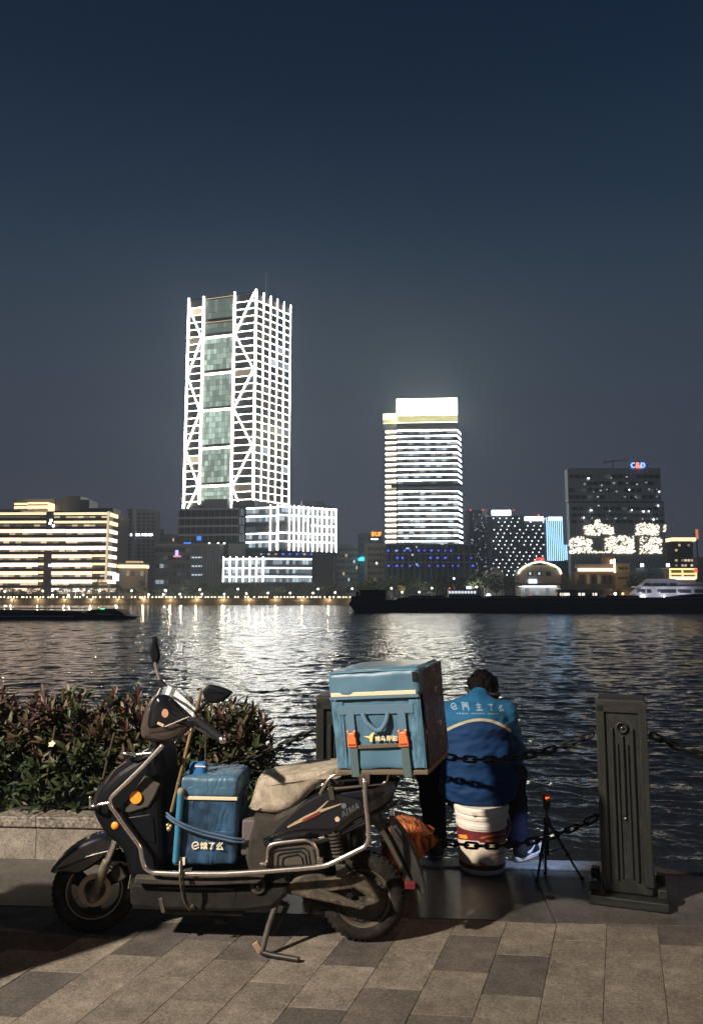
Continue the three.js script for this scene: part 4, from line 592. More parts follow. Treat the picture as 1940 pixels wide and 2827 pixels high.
  const put = (s, x, y, h, w) => { cx.strokeStyle = rgb(0.22, 0.30, 0.38); cx.lineWidth = w; cx.lineCap = 'round'; for (const k of GLYPH[s]) { cx.beginPath(); k.forEach(([a, b], i) => { const X = U(x) + a / 100 * h, Y = W2(y) + b / 100 * h; i ? cx.lineTo(X, Y) : cx.moveTo(X, Y); }); cx.stroke(); } };
  put('e', -0.160, 0.968, 50, 9); put('門', -0.098, 0.978, 60, 9); put('主', -0.018, 0.978, 60, 9); put('了', 0.062, 0.972, 54, 9); put('么', 0.130, 0.960, 50, 9);
  cx.fillStyle = rgb(0.16, 0.24, 0.33); for (let i = 0; i < 18; i++) if (i % 7 !== 5) cx.fillRect(U(-0.135) + i * 21, W2(0.926) + (i - 8) * (i - 8) * 0.12, 13 + (i * 7) % 4, 10);
  const jt = new THREE.CanvasTexture(cv); jt.colorSpace = THREE.SRGBColorSpace;
  add('jacket', loc(jg), M(1, 1, 1, 0.75, 0, { map: jt, specularIntensity: 0.4 }), o);
  // hair in two tufts above a cap band with a pale clasp
  const hr2 = (x, y, z) => { const h = J.head; let d = cone(x, y, z, [h[0] - 0.047, h[1] + 0.045, h[2] + 0.015], [h[0] - 0.05, h[1] - 0.02, h[2] + 0.045], 0.053, 0.045); d = smin(d, cone(x, y, z, [h[0] + 0.05, h[1] + 0.04, h[2] + 0.01], [h[0] + 0.048, h[1] - 0.03, h[2] + 0.045], 0.054, 0.045), 0.018); d = smin(d, cone(x, y, z, [h[0], h[1] - 0.03, h[2] + 0.05], [h[0], h[1] - 0.06, h[2] + 0.055], 0.055, 0.04), 0.03); const c = Math.cos(0.62), sn = Math.sin(0.62), hx = x - h[0], hy0 = y - h[1], hz0 = z - h[2], hy = hy0 * c - hz0 * sn, hz = hy0 * sn + hz0 * c; const cap = Math.max((Math.hypot(hx / 0.088, (hy - 0.016) / 0.108, (hz - 0.006) / 0.106) - 1) * 0.085, Math.min(-hz - 0.045 - (hy > 0.03 ? (hy - 0.03) * 1.2 : 0), 0.2)); d = smin(d, cap, 0.012); return d + (n3(x * 70, y * 40, z * 70, 221) - 0.5) * 0.014; };
  add('hair', loc(meshField(hr2, V(J.head[0], J.head[1], J.head[2]), 0.16, 64)), M(0.0025, 0.0025, 0.003, 0.7, 0, { specularIntensity: 0.15 }), o);
  const hb = [], H = J.head; for (let i = 0; i <= 16; i++) { const a = -1.7 + 3.4 * i / 16; hb.push([H[0] + Math.sin(a) * 0.103, H[1] - 0.018 - 0.012 * Math.sin(a), H[2] + 0.012 + Math.cos(a) * 0.093]); }
  const band = add('cap_band', loc(tube(hb, 0.0125, { n: 60 })), M(0.022, 0.022, 0.022, 0.6), o); add('cap_clasp', loc(rbox(0.026, 0.016, 0.012, 0.003, H[0] - 0.032, H[1] - 0.002, H[2] + 0.115)), M(0.75, 0.7, 0.55, 0.35), band);
  // shoes
  const shoe = (name, A, yaw, upper, sole, mark) => {
    const g = new THREE.Group(); g.name = name; g.position.set(A[0] - off.x, 0.0165, A[1] - off.z); g.rotation.y = yaw; o.add(g);
    const f = (x, y, z) => { let d = cone(x, y, z, [0, 0.05, 0.0], [0, 0.045, -0.12], 0.042, 0.04); d = smin(d, cone(x, y, z, [0, 0.04, -0.12], [0.004, 0.036, -0.2], 0.04, 0.034), 0.02); d = smin(d, cone(x, y, z, [0, 0.05, 0.005], [0, 0.115, 0.004], 0.04, 0.041), 0.02); return Math.max(Math.max(d, 0.022 - y), y - 0.108); };
    add('upper', meshField(f, V(0, 0.06, -0.09), 0.17, 56), upper, g); const sg = []; for (let i = 0; i < 28; i++) { const t = i / 28 * Math.PI * 2, s = Math.sin(t), c = Math.cos(t); sg.push([s * (c > 0 ? 0.044 : 0.05), -(-0.095 - c * -0.148)]); }
    add('sole', prism(smooth(sg.map(([x, y]) => [x, y]), 2), 0, 0.026, 0.006).rotateX(-Math.PI / 2).translate(0, 0, 0), sole, g);
    add('toe_cap', meshField((x, y, z) => Math.max(f(x, y, z) - 0.002, z + 0.165), V(0, 0.06, -0.09), 0.17, 48), sole, g);
    if (mark) for (const s of [1, -1]) add('curved_mark', prism(smooth([[-0.06, 0.052], [-0.03, 0.038], [0.0, 0.046], [0.06, 0.088], [0.0, 0.06], [-0.03, 0.056]], 4, 0.4), -0.0015, 0.0015, 0).rotateY(Math.PI / 2).translate(s * 0.0435, 0, -0.065), M(0.8, 0.8, 0.82, 0.5), g);
    return g;
  };
  shoe('shoe', [J.rAn[0] + 0.004, -4.81], -0.75, M(0.012, 0.014, 0.02, 0.6), M(0.72, 0.72, 0.74, 0.5), true);
  shoe('shoe', [J.lAn[0] + 0.0, -4.84], 0.25, M(0.02, 0.02, 0.022, 0.8), M(0.12, 0.11, 0.09, 0.8), false);
}
{ // white paint bucket that serves as a seat
  const c = V(PX + 0.006, 0.005, -4.70), o = thing('paint_bucket', 'white plastic bucket with maroon label bands used as a seat', 'bucket', [c.x, c.y, c.z]);
  const pl = M(0.68, 0.65, 0.58, 0.5), pts = [[0, 0], [0.128, 0], [0.133, 0.006], [0.1365, 0.03], [0.147, 0.26], [0.1475, 0.262], [0.154, 0.264], [0.1555, 0.285], [0.151, 0.289], [0.152, 0.312], [0.159, 0.315], [0.16, 0.330], [0.154, 0.334], [0.155, 0.352]].map((q) => new THREE.Vector2(...q));
  add('pail', toCreasedNormals(new THREE.LatheGeometry(pts, 56), 0.6), pl, o); add('lid', toCreasedNormals(new THREE.LatheGeometry([[0.150, 0.345], [0.164, 0.347], [0.166, 0.372], [0.160, 0.381], [0.145, 0.382], [0.14, 0.376], [0, 0.376]].map((q) => new THREE.Vector2(...q)), 56), 0.6), pl, o); add('lid_tab', rbox(0.045, 0.02, 0.012, 0.003, -0.062, 0.357, 0.152), pl, o);
  const cv = document.createElement('canvas'); cv.width = 1024; cv.height = 512; const x = cv.getContext('2d'); x.fillStyle = '#cfc4b4'; x.fillRect(0, 0, 1024, 512);
  const cell = (ox) => { x.fillStyle = '#5e1f26'; x.beginPath(); x.moveTo(ox, 0); x.lineTo(ox + 512, 0); x.lineTo(ox + 512, 120); x.quadraticCurveTo(ox + 420, 130, ox + 360, 165); x.quadraticCurveTo(ox + 300, 190, ox + 200, 178); x.quadraticCurveTo(ox + 100, 150, ox, 140); x.fill(); x.strokeStyle = '#a8623a'; x.lineWidth = 22; x.beginPath(); x.ellipse(ox + 130, 110, 120, 60, 0.1, 3.3, 6.1); x.stroke(); x.fillStyle = '#a0552f'; x.beginPath(); x.ellipse(ox + 150, 130, 110, 28, 0.12, 0, 6.3); x.fill(); x.fillStyle = '#d8902c'; x.beginPath(); x.moveTo(ox + 330, 110); x.lineTo(ox + 440, 60); x.lineTo(ox + 430, 120); x.lineTo(ox + 345, 150); x.fill(); x.fillStyle = '#7a1d22'; x.beginPath(); x.arc(ox + 452, 80, 26, 0, 6.3); x.fill();
    x.fillStyle = '#cfc4b4'; x.fillRect(ox, 452, 512, 4); x.fillStyle = '#5e1f26'; x.fillRect(ox, 452, 512, 60); x.fillStyle = '#b9622c'; x.beginPath(); x.moveTo(ox, 380); x.quadraticCurveTo(ox + 30, 430, ox + 100, 452); x.lineTo(ox, 452); x.fill();
    x.strokeStyle = '#8a6a58'; x.lineWidth = 4; for (let i = 0; i < 12; i++) { if (i % 5 === 4) continue; const gx = ox + 60 + i * 15; x.strokeRect(gx, 246, 9, 12); } x.lineWidth = 6; for (let i = 0; i < 4; i++) { const gx = ox + 70 + i * 40; x.strokeRect(gx, 290, 26, 32); x.beginPath(); x.moveTo(gx, 306); x.lineTo(gx + 26, 306); x.moveTo(gx + 13, 290); x.lineTo(gx + 13, 322); x.stroke(); } x.lineWidth = 3; for (let i = 0; i < 9; i++) x.strokeRect(ox + 110 + i * 13, 350, 8, 9);
    x.fillStyle = '#8d8078'; x.beginPath(); x.arc(ox + 318, 318, 20, 0, 6.3); x.fill(); x.fillStyle = '#cfc4b4'; x.beginPath(); x.arc(ox + 318, 318, 12, 0, 6.3); x.fill(); x.fillStyle = '#7c7068'; x.fillRect(ox + 296, 236, 44, 10); x.beginPath(); x.arc(ox + 318, 256, 18, 3.14, 0); x.fill(); x.fillStyle = '#9a8f86'; for (let i = 0; i < 15; i++) x.fillRect(ox + 372, 236 + i * 13, 60 + (i * 37) % 40, 4); };
  cell(0); cell(512); const lt = new THREE.CanvasTexture(cv); lt.colorSpace = THREE.SRGBColorSpace; lt.wrapS = THREE.RepeatWrapping;
  const lg = new THREE.CylinderGeometry(0.1492, 0.1388, 0.222, 64, 1, true).rotateY(Math.PI * 0.5 + 1.3).translate(0, 0.142, 0); add('label', lg, M(1, 1, 1, 0.55, 0, { map: lt }), o);
  add('wire_handle', tube([[0.158, 0.30, 0.02], [0.166, 0.28, 0.06], [0.140, 0.235, 0.125], [0.10, 0.205, 0.155]], 0.003), M(0.35, 0.33, 0.3, 0.4, 0.8), o); add('handle_grip', tube([[0.157, 0.275, 0.065], [0.148, 0.25, 0.095], [0.128, 0.225, 0.130]], 0.009), M(0.25, 0.05, 0.08, 0.6), o); add('handle_lug', rbox(0.012, 0.03, 0.03, 0.004, 0.16, 0.305, 0.01), pl, o);
}
{ // orange sack on the quay behind the scooter
  const P = onLevel(1128, 2448), o = thing('orange_sack', 'worn orange sack slumped on the quay behind the scooter mud flap', 'sack', [P.x, 0.004, P.z]);
  const B = (u, v) => { const q = at(u, v, -P.z); return [q.x - P.x, q.y]; }, out = [[1052, 2320], [1066, 2290], [1098, 2254], [1160, 2272], [1180, 2294], [1200, 2318], [1196, 2330], [1176, 2318], [1155, 2356], [1150, 2440], [1070, 2446], [1055, 2380]].map((q) => B(...q)); out.forEach((q) => { q[1] = Math.max(0.0, q[1]); });
  const g = prism(smooth(out, 4, 0.35), -0.1, 0.1, 0.05, [], 5); add('cloth', uvBox(g, 3), M(0.46, 0.125, 0.03, 0.7, 0, { bumpMap: seatBump, bumpScale: 0.03, map: grainTex(128, [[24, 0.1], [7, 0.18], [3, 0.16]], 141) }), o); add('tie_cord', tube([[out[2][0], out[2][1] + 0.004, 0.02], [out[2][0] + 0.03, out[2][1] - 0.012, 0.08], [out[2][0] + 0.05, out[2][1] - 0.05, 0.106]], 0.004), M(0.25, 0.1, 0.05, 0.8), o);
}
{ // light tripod with a small lamp
  const f1 = onLevel(1481, 2440), f2 = onLevel(1504, 2418), f3 = onLevel(1606, 2433), o = thing('tripod_lamp', 'small black tripod with a fishing lamp showing a red light', 'tripod', [0, 0, 0]);
  const C = f1.clone().add(f2).add(f3).multiplyScalar(1 / 3), zc = -4.60, base = V(at(1510, 2300, -zc).x, 0, zc); o.position.set(base.x, 0.004, base.z); void C;
  const bm = M(0.012, 0.012, 0.013, 0.45), hubY = at(1509, 2266, -zc).y, L = (f) => [f.x - base.x, 0.008, f.z - base.z];
  [[f1, 0.0], [f2, 0.01], [f3, -0.0]].forEach(([f]) => { const e = V(...L(f)), h = V(0, hubY, 0).lerp(e, 0.05); const lg = add('leg', merge([tube([h, h.clone().lerp(e, 0.55)], 0.0095, { m: 10 }), tube([h.clone().lerp(e, 0.55), e], 0.0068, { m: 10 })]), bm, o); add('clip', rbox(0.026, 0.024, 0.024, 0.005, ...h.clone().lerp(e, 0.56).toArray()), bm, lg); add('rubber_foot', sph(0.012, e.x, e.y + 0.002, e.z, 10), SM.matte, lg); add('spreader', bar(V(0, hubY * 0.42, 0), h.clone().lerp(e, 0.45), 0.008, 0.004), bm, lg); });
  add('centre_column', merge([cyl(0.009, 0.009, hubY * 0.66, 12, 0, hubY * 0.68, 0), cyl(0.018, 0.022, 0.045, 16, 0, hubY - 0.004, 0), cyl(0.007, 0.007, 0.09, 10, 0, hubY + 0.05, 0)]), bm, o);
  const yl = at(1510, 2212, -zc).y; const hd = add('lamp_body', merge([rbox(0.036, 0.072, 0.05, 0.01, 0, yl, 0), cyl(0.017, 0.017, 0.014, 16, 0, yl - 0.04, 0)]), bm, o);
  add('lamp_rim', new THREE.TorusGeometry(0.017, 0.004, 8, 20).translate(0.002, yl + 0.024, 0.024), M(0.35, 0.16, 0.03, 0.4), hd); add('red_led', sph(0.0052, -0.006, yl + 0.022, 0.029, 10), glow(1, 0.04, 0.02, 9), hd); add('amber_led', sph(0.005, 0.007, yl + 0.024, 0.027, 10), glow(1, 0.45, 0.05, 0.7), hd);
  // its blue white beam leaves towards the water and grazes the coping
  add('beam_lens', cyl(0.013, 0.013, 0.004, 18).rotateX(Math.PI / 2).translate(0, yl - 0.004, -0.0275), glow(0.55, 0.72, 1, 6), hd);
  const s = new THREE.SpotLight(new THREE.Color(0.42, 0.62, 1), 1.1, 0, 0.75, 0.7, 2); s.position.set(base.x, yl - 0.002, base.z - 0.034); s.target.position.set(base.x + 0.02, 0, base.z - 0.24); s.castShadow = true; s.shadow.radius = 0.6; scene.add(s); scene.add(s.target);
}

// ================================================================ THE FAR BANK
const UNIT = new THREE.BoxGeometry(1, 1, 1);
const FG = 1.25;   // level of the far promenade
{
  const conc = M(0.30, 0.27, 0.23, 0.85, 0, { map: grainCoarse });
  struct('far_ground', box(1400, 4, 700, 0, FG - 2.02, -462 - 350), M(0.10, 0.10, 0.10, 0.9));
  const wall = struct('far_embankment', box(1000, 5.4, 1.4, 0, FG - 2.7 + 0.0, -461.4), conc);
  for (let k = -62; k <= 62; k++) { const p = add('pilaster', UNIT, conc, wall); p.scale.set(1.3, 3.2, 0.5); p.position.set(k * 8.1 + 2, -0.45, -460.5); }
  for (let k = -31; k <= 31; k++) { const p = add('parapet_slab', UNIT, conc, wall); p.scale.set(16.1, 0.35, 2.2); p.position.set(k * 16.2, FG + 0.18, -461.3); }
}
// a wall face of a far building: P0 left foot, P1 right foot as seen from the river
class Face {
  constructor(parent, P0, P1) { this.g = parent; this.P0 = P0.clone(); this.ex = P1.clone().sub(P0).setY(0); this.W = this.ex.length(); this.ex.normalize(); this.n = V(-this.ex.z, 0, this.ex.x); this.turn = Math.atan2(-this.ex.z, this.ex.x); }
  sh(u, v) { const d = ray(u, v), o = V(0, EYE, 0), t = this.P0.clone().sub(o).dot(this.n) / d.dot(this.n), p = o.addScaledVector(d, t); return [p.clone().sub(this.P0).dot(this.ex), p.y]; }
  part(name, s0, s1, y0, y1, d0, d1, mat) {
    const m = add(name, UNIT, mat, this.g), p = this.P0.clone().addScaledVector(this.ex, (s0 + s1) / 2).addScaledVector(this.n, (d0 + d1) / 2).setY((y0 + y1) / 2);
    m.scale.set(Math.abs(s1 - s0), Math.abs(y1 - y0), Math.abs(d1 - d0)); m.position.copy(p.sub(this.g.position)); m.rotation.y = this.turn; return m;
  }
  px(name, u0, u1, v0, v1, d0, d1, mat) { const a = this.sh(u0, (v0 + v1) / 2), b = this.sh(u1, (v0 + v1) / 2), c = this.sh((u0 + u1) / 2, v0), e = this.sh((u0 + u1) / 2, v1); return this.part(name, a[0], b[0], e[1], c[1], d0, d1, mat); }
}
const foot = (u, depth) => at(u, 1560, depth).setY(FG);
function building(name, label, u0, z0, u1, z1, deep = 20) { // group at the foot of its left front corner, with its main face
  const P0 = foot(u0, z0), P1 = foot(u1, z1), g = thing(name, label, 'building', [P0.x, FG, P0.z]), f = new Face(g, P0, P1); f.deep = deep; return f;
}
const FM = { // shared materials of the far city
  louvre: M(0.62, 0.58, 0.22, 0.7),  tubes: [glow(1, 0.965, 0.86, 20), glow(1, 0.95, 0.82, 15), glow(1, 0.97, 0.9, 18), glow(1, 0.93, 0.78, 10)],  column: glow(1, 0.965, 0.86, 24),  white: glow(1, 0.965, 0.86, 15), warmw: glow(1, 0.92, 0.75, 11), cool: glow(0.86, 0.94, 1, 9), coolDim: glow(0.72, 0.85, 1, 0.9), amber: glow(1, 0.72, 0.40, 2.0), amberDim: glow(1, 0.62, 0.30, 0.75), yellow: glow(1, 0.84, 0.35, 1.6), blue: glow(0.05, 0.10, 1, 2.2), blueW: glow(0.36, 0.66, 1, 2.8), red: glow(1, 0.06, 0.05, 2.5), orange: glow(1, 0.34, 0.03, 2.6), teal: glow(0.05, 0.75, 0.8, 1.6), green: glow(0.1, 0.9, 0.45, 2.0),
  dark: M(0.05, 0.05, 0.055, 0.5), brown: M(0.045, 0.038, 0.036, 0.35), conc: M(0.34, 0.34, 0.35, 0.85), concD: M(0.22, 0.22, 0.235, 0.85), tan: M(0.45, 0.36, 0.26, 0.85), glass: M(0.035, 0.045, 0.05, 0.2), steel: M(0.3, 0.3, 0.32, 0.5, 0.4), roof: M(0.14, 0.14, 0.15, 0.8) };
const lvl = (c, ks) => ks.map((k) => glow(...c, k, 0.05));
const tealPanes = lvl([0.70, 0.90, 0.74], [0.2, 0.32, 0.48, 0.66, 0.95, 1.3]), coolPanes = lvl([0.72, 0.88, 1], [0.03, 0.08, 0.2, 0.45, 0.8]), amberPanes = lvl([1, 0.76, 0.48], [0.05, 0.12, 0.3, 0.7, 1.1]), dimPanes = lvl([0.8, 0.86, 1], [0.0, 0.0, 0.01, 0.02, 0.06]);
const pick = (l, r) => l[Math.floor(r() * l.length)];

// ---------------------------------------------------------------- tall tower with lit frame
{
  const A = at(508, 1390, 619), C = at(699, 1390, 600), B = at(796, 1390, 633), base = at(699, 1378, 600).y, top = at(711, 800, 600).y, H = top - base;
  A.y = C.y = B.y = FG;
  const g = thing('office_tower', 'tallest tower outlined in bright white columns, floors and zigzag braces', 'tower', [C.x, FG, C.z]);
  const fl = new Face(g, A, C), fr = new Face(g, C, B), D = A.clone().add(B).sub(C), r = rng(91);
  const shrink = [A, C, B, D].map((p) => { const c = A.clone().lerp(B, 0.5); return p.clone().lerp(c, 0.012); });
  const core = flatPrism(shrink.map((p) => [p.x - g.position.x, p.z - g.position.z]), base - FG - 4, top - FG - 3, 0);
  add('core', core, FM.brown, g);
  add('shaft', flatPrism(shrink.map((p) => p.clone().lerp(A.clone().lerp(B, 0.5), 0.1)).map((p) => [p.x - g.position.x, p.z - g.position.z]), 0, base - FG - 3.9, 0), FM.dark, g);
  const NF = 26, fy = (k) => top - H * (0.052 + (k / NF) * 0.948), W = fl.W;
  const bays = [0, 0.227, 0.689, 1].map((t) => t * W);
  // corner and bay columns
  [[0, 0], [1, 0], [2, 1], [3, 1]].forEach(([i]) => fl.part('column_light', bays[i] - 0.6, bays[i] + 0.6, i === 1 ? base - 2 : i === 3 ? base + 1 : base - 7, top, 0, 1.2, FM.column));
  fl.part('crown_rail', 0, W, top - 2.2, top - 1.2, 0.05, 0.6, FM.brown);
  // ladder floors and dark windows between them
  for (const [b, e, tl] of [[0, 1, 1], [2, 3, 0]]) {
    for (let k = 0; k <= NF; k++) {
      fl.part('floor_light', bays[b] + 0.75, bays[e] - 0.75, fy(k) - 0.18, fy(k) + 0.18, 0, 0.7, pick(FM.tubes, r));
      if (k < NF) { const lit = r() < 0.08; fl.part('window_pane', bays[b] + 1.0, bays[e] - 1.0, fy(k + 1) + 0.5, fy(k) - 0.5, -0.3, 0.25, lit ? pick(amberPanes, r) : pick([FM.brown, FM.glass, FM.brown], r)); }
    }
    const zig = tl ? [[0, 0], [4.3, 1], [9.3, 0], [14.2, 1], [19.2, 0], [24, 1], [27.6, 0.1]] : [[-1.1, 1], [4.3, 0], [9.2, 1], [14.2, 0], [19.2, 1], [24.3, 0], [26.9, 0.42]];
    for (let k = 0; k + 1 < zig.length; k++) {
      const P = (q) => fl.P0.clone().addScaledVector(fl.ex, bays[b] + (bays[e] - bays[b]) * (0.06 + 0.88 * q[1])).addScaledVector(fl.n, 1.3).setY(fy(q[0])).sub(g.position);
      const a = P(zig[k]), c = P(zig[k + 1]), m = add('brace_light', UNIT, FM.white, g); m.scale.set(0.62, a.distanceTo(c), 0.9); m.position.copy(a.clone().lerp(c, 0.5)); m.quaternion.setFromUnitVectors(V(0, 1, 0), c.clone().sub(a).normalize());
    }
  }
  // glazed atrium: stacked sky halls
  const halls = [[0.012, 0.118, 3, 0.18], [0.132, 0.19, 2, 0.3], [0.205, 0.372, 6, 0.9], [0.385, 0.552, 6, 0.75], [0.562, 0.733, 6, 0.95], [0.745, 0.915, 6, 0.8], [0.925, 1.0, 3, 1]];
  halls.forEach(([t0, t1, n, k]) => {
    const y1 = top - H * t0, y0 = top - H * t1;
    fl.part('sky_hall_light', bays[1] + 1.3, bays[2] - 1.3, y1 - (k > 0.5 ? 1.7 : 0.6), y1, 0.05, 0.5, k > 0.5 ? FM.warmw : FM.amberDim);
    const cols = 9, cw = (bays[2] - bays[1] - 2.6) / cols, rh = (y1 - y0 - 2) / n;
    for (let i = 0; i < cols; i++) for (let j = 0; j < n; j++) {
      const li = Math.max(0, Math.min(5, Math.floor((k * 3.2) + rr(-1.4, 1.6, r) - (k < 0.5 ? 0.6 : 0))));
      fl.part('sky_hall_pane', bays[1] + 1.3 + i * cw + 0.18, bays[1] + 1.3 + (i + 1) * cw - 0.18, y0 + 0.4 + j * rh + 0.12, y0 + 0.4 + (j + 1) * rh - 0.2, -0.2, 0.2, tealPanes[li]);
    }
  });
  // right hand face: white grid
  const WR = fr.W;
  for (let i = 0; i <= 5; i++) fr.part('column_light', WR * i / 5 - (i ? 0.19 : 0.05), WR * i / 5 + 0.19, i === 4 ? base - 5 : base - 1, top - (i ? 0 : 2), 0, 0.9, FM.white);
  for (let k = 0; k <= NF; k++) {
    fr.part('floor_light', 0.5, WR, fy(k) - 0.16, fy(k) + 0.16, 0, 0.6, pick(FM.tubes, r));
    if (k < NF) for (let i = 0; i < 5; i++) fr.part('window_pane', WR * i / 5 + 0.5, WR * (i + 1) / 5 - 0.5, fy(k + 1) + 0.5, fy(k) - 0.5, -0.3, 0.2, (k === 7 && i > 0) || r() < 0.05 ? pick(coolPanes, r) : pick([FM.brown, FM.glass, FM.brown], r));
  }
  { const ms = at(735, 752, 640), mh = ms.y - top + 6; add('mast', cyl(0.35, 0.7, mh, 8, ms.x - g.position.x, ms.y - FG - mh / 2, -40), M(0.6, 0.62, 0.66, 0.6), g); }
}
// ---------------------------------------------------------------- second tower with glowing crown
{
  const f = building('office_tower', 'second tower with bright yellow white crown and white office floor bands', 1098, 620, 1269, 617, 40), g = f.g; g.userData.category = 'tower';
  const P2 = foot(1277.5, 630), fr = new Face(g, foot(1269, 617), P2), r = rng(17);
  const yv = (v) => f.sh(1180, v)[1], top = yv(1100), W = f.W;
  f.part('core', 0.3, W - 0.3, FG, yv(1166), -35, -0.5, FM.dark);
  f.part('crown_panel', 0, W, yv(1165.2), top, -30, 0, glow(1, 0.98, 0.68, 13));
  for (let k = 0; k < 7; k++) f.part('crown_louvre', 0, W, yv(1147 + k * 2.7 + 2.3), yv(1147 + k * 2.7), 0.1, 0.5, FM.louvre);
  f.part('parapet', 0, W, yv(1184), yv(1167), -30, -0.2, FM.concD);
  for (let k = 0; k < 21; k++) {
    const v = 1186 + k * 15.3;
    if (k !== 10) { // white ceiling band broken into runs
      let s = 0; const cuts = [W * rr(0.1, 0.9, r), W * 0.88].sort((a, b) => a - b);
      for (const c of [...(r() < 0.6 ? cuts : [cuts[1]]), W]) { if (c - s > 1) f.part('ceiling_light', s + 0.3, c - 0.35, yv(v + 3.4), yv(v + 0.8), -0.3, 0.2, pick(FM.tubes, r)); s = c; }
      fr.part('ceiling_light', 0.3, fr.W, yv(v + 7.2), yv(v + 2), -0.3, 0.2, FM.cool);
    }
    for (let i = 0; i < 11; i++) f.part('window_pane', W * i / 11 + 0.15, W * (i + 1) / 11 - 0.15, yv(v + 11.2), yv(v + 5.6), -0.3, 0, k === 10 ? coolPanes[1] : pick(coolPanes, r));
    f.part('spandrel', 0, W, yv(v + 15), yv(v + 11.4), -0.3, 0.4, FM.dark);
    fr.part('spandrel', 0, fr.W, yv(v + 16), yv(v + 8), -0.3, 0.2, FM.glass);
  }
  // slimmer wing on the left
  const wl = new Face(g, foot(1063, 628), foot(1095, 626));
  wl.part('core', 0.2, wl.W - 0.2, FG, yv(1168), -24, -0.4, FM.brown);
  wl.px('crown_panel', 1057, 1095, 1142, 1169, -20, 0.3, glow(1, 0.97, 0.6, 3));
  for (let k = 0; k < 4; k++) wl.px('crown_louvre', 1057, 1095, 1158.6 + k * 2.6, 1160.6 + k * 2.6, 0.4, 0.7, FM.louvre);
  wl.px('parapet', 1058, 1096, 1169.5, 1186, -20, 0, FM.concD);
  for (let k = 0; k < 21; k++) { const v = 1189 + k * 15.2; wl.px('ceiling_light', 1064, k === 10 ? 1078 : 1094, v, v + 5.4, -0.2, 0.3, FM.warmw); wl.px('window_pane', 1064, 1094, v + 6, v + 10, -0.2, 0.1, pick(amberPanes.slice(1, 4), r)); }
}
{ // dark podium with blue lamps
  const f = building('office_podium', 'dark glass podium dotted with small blue lamps below the second tower', 1063, 596, 1315, 598, 40), r = rng(23);
  f.px('glass_wall', 1063, 1315, 1505, 1652, -20, 0, FM.glass);
  f.px('roof_edge', 1063, 1315, 1501, 1505, -20, 0.4, FM.concD);
  for (const v of [1528, 1551]) f.px('floor_edge', 1063, 1315, v, v + 2, -1, 0.5, FM.steel);
  for (let i = 0; i < 17; i++) f.px('mullion', 1066 + i * 15.3, 1067.5 + i * 15.3, 1506, 1600, -0.1, 0.4, FM.steel);
  for (const v of [1520, 1540, 1562]) for (let i = 0; i < 13; i++) if (r() < 0.75) { const u = 1072 + i * 19 + rr(-4, 4, r); f.px('blue_lamp', u, u + rr(2.5, 6, r), v - 2, v + 2, 0.2, 0.6, FM.blue); }
  for (const [u, v, w] of [[1147, 1508, 4], [1147, 1556, 5], [1215, 1500, 9], [1090, 1518, 8], [1120, 1512, 10], [1135, 1530, 6]]) f.px('lit_window', u, u + w, v, v + 4, 0, 0.4, FM.coolDim);
}
// ---------------------------------------------------------------- podium blocks of the tall tower
{
  const f = building('glass_block', 'dark glass office block with grey floor bands left below the tall tower', 492, 596, 676, 590, 50);
  f.px('glass_wall', 492, 676, 1404, 1499, -40, 0, FM.glass);
  for (const v of [1403, 1427, 1450, 1474]) f.px('floor_band', 492, 660, v, v + 5, -1, 0.4, M(0.42, 0.40, 0.40, 0.7));
  for (let i = 0; i < 11; i++) f.px('mullion', 494 + i * 16.2, 495 + i * 16.2, 1406, 1498, 0, 0.35, FM.steel);
  for (let k = 0; k < 4; k++) for (let i = 0; i < 3; i++) f.px('window_pane', 661 + i * 4.8, 665 + i * 4.8, 1404 + k * 24, 1424 + k * 24, -0.2, 0.3, coolPanes[1 + (k + i) % 2]);
  f.px('roof_plant', 560, 625, 1376, 1404, -20, -4, FM.concD); f.px('roof_plant', 640, 700, 1382, 1404, -20, -4, FM.roof);
  f.px('recessed_wall', 560, 676, 1499, 1652, -30, -6, M(0.08, 0.06, 0.05, 0.8));
  f.px('louvre_wall', 629, 674, 1500, 1535, -4, -2, FM.conc);
  f.px('blue_sign', 544, 556, 1480, 1492, 0.1, 0.6, glow(0.05, 0.25, 1, 1.2)); f.px('blue_sign', 510, 528, 1498, 1506, 0.1, 2, glow(0.05, 0.25, 1, 1.6));
  for (const u of [600, 617, 576]) f.px('soffit_light', u, u + 4, 1499, 1501, -1, 0.2, FM.warmw);
}
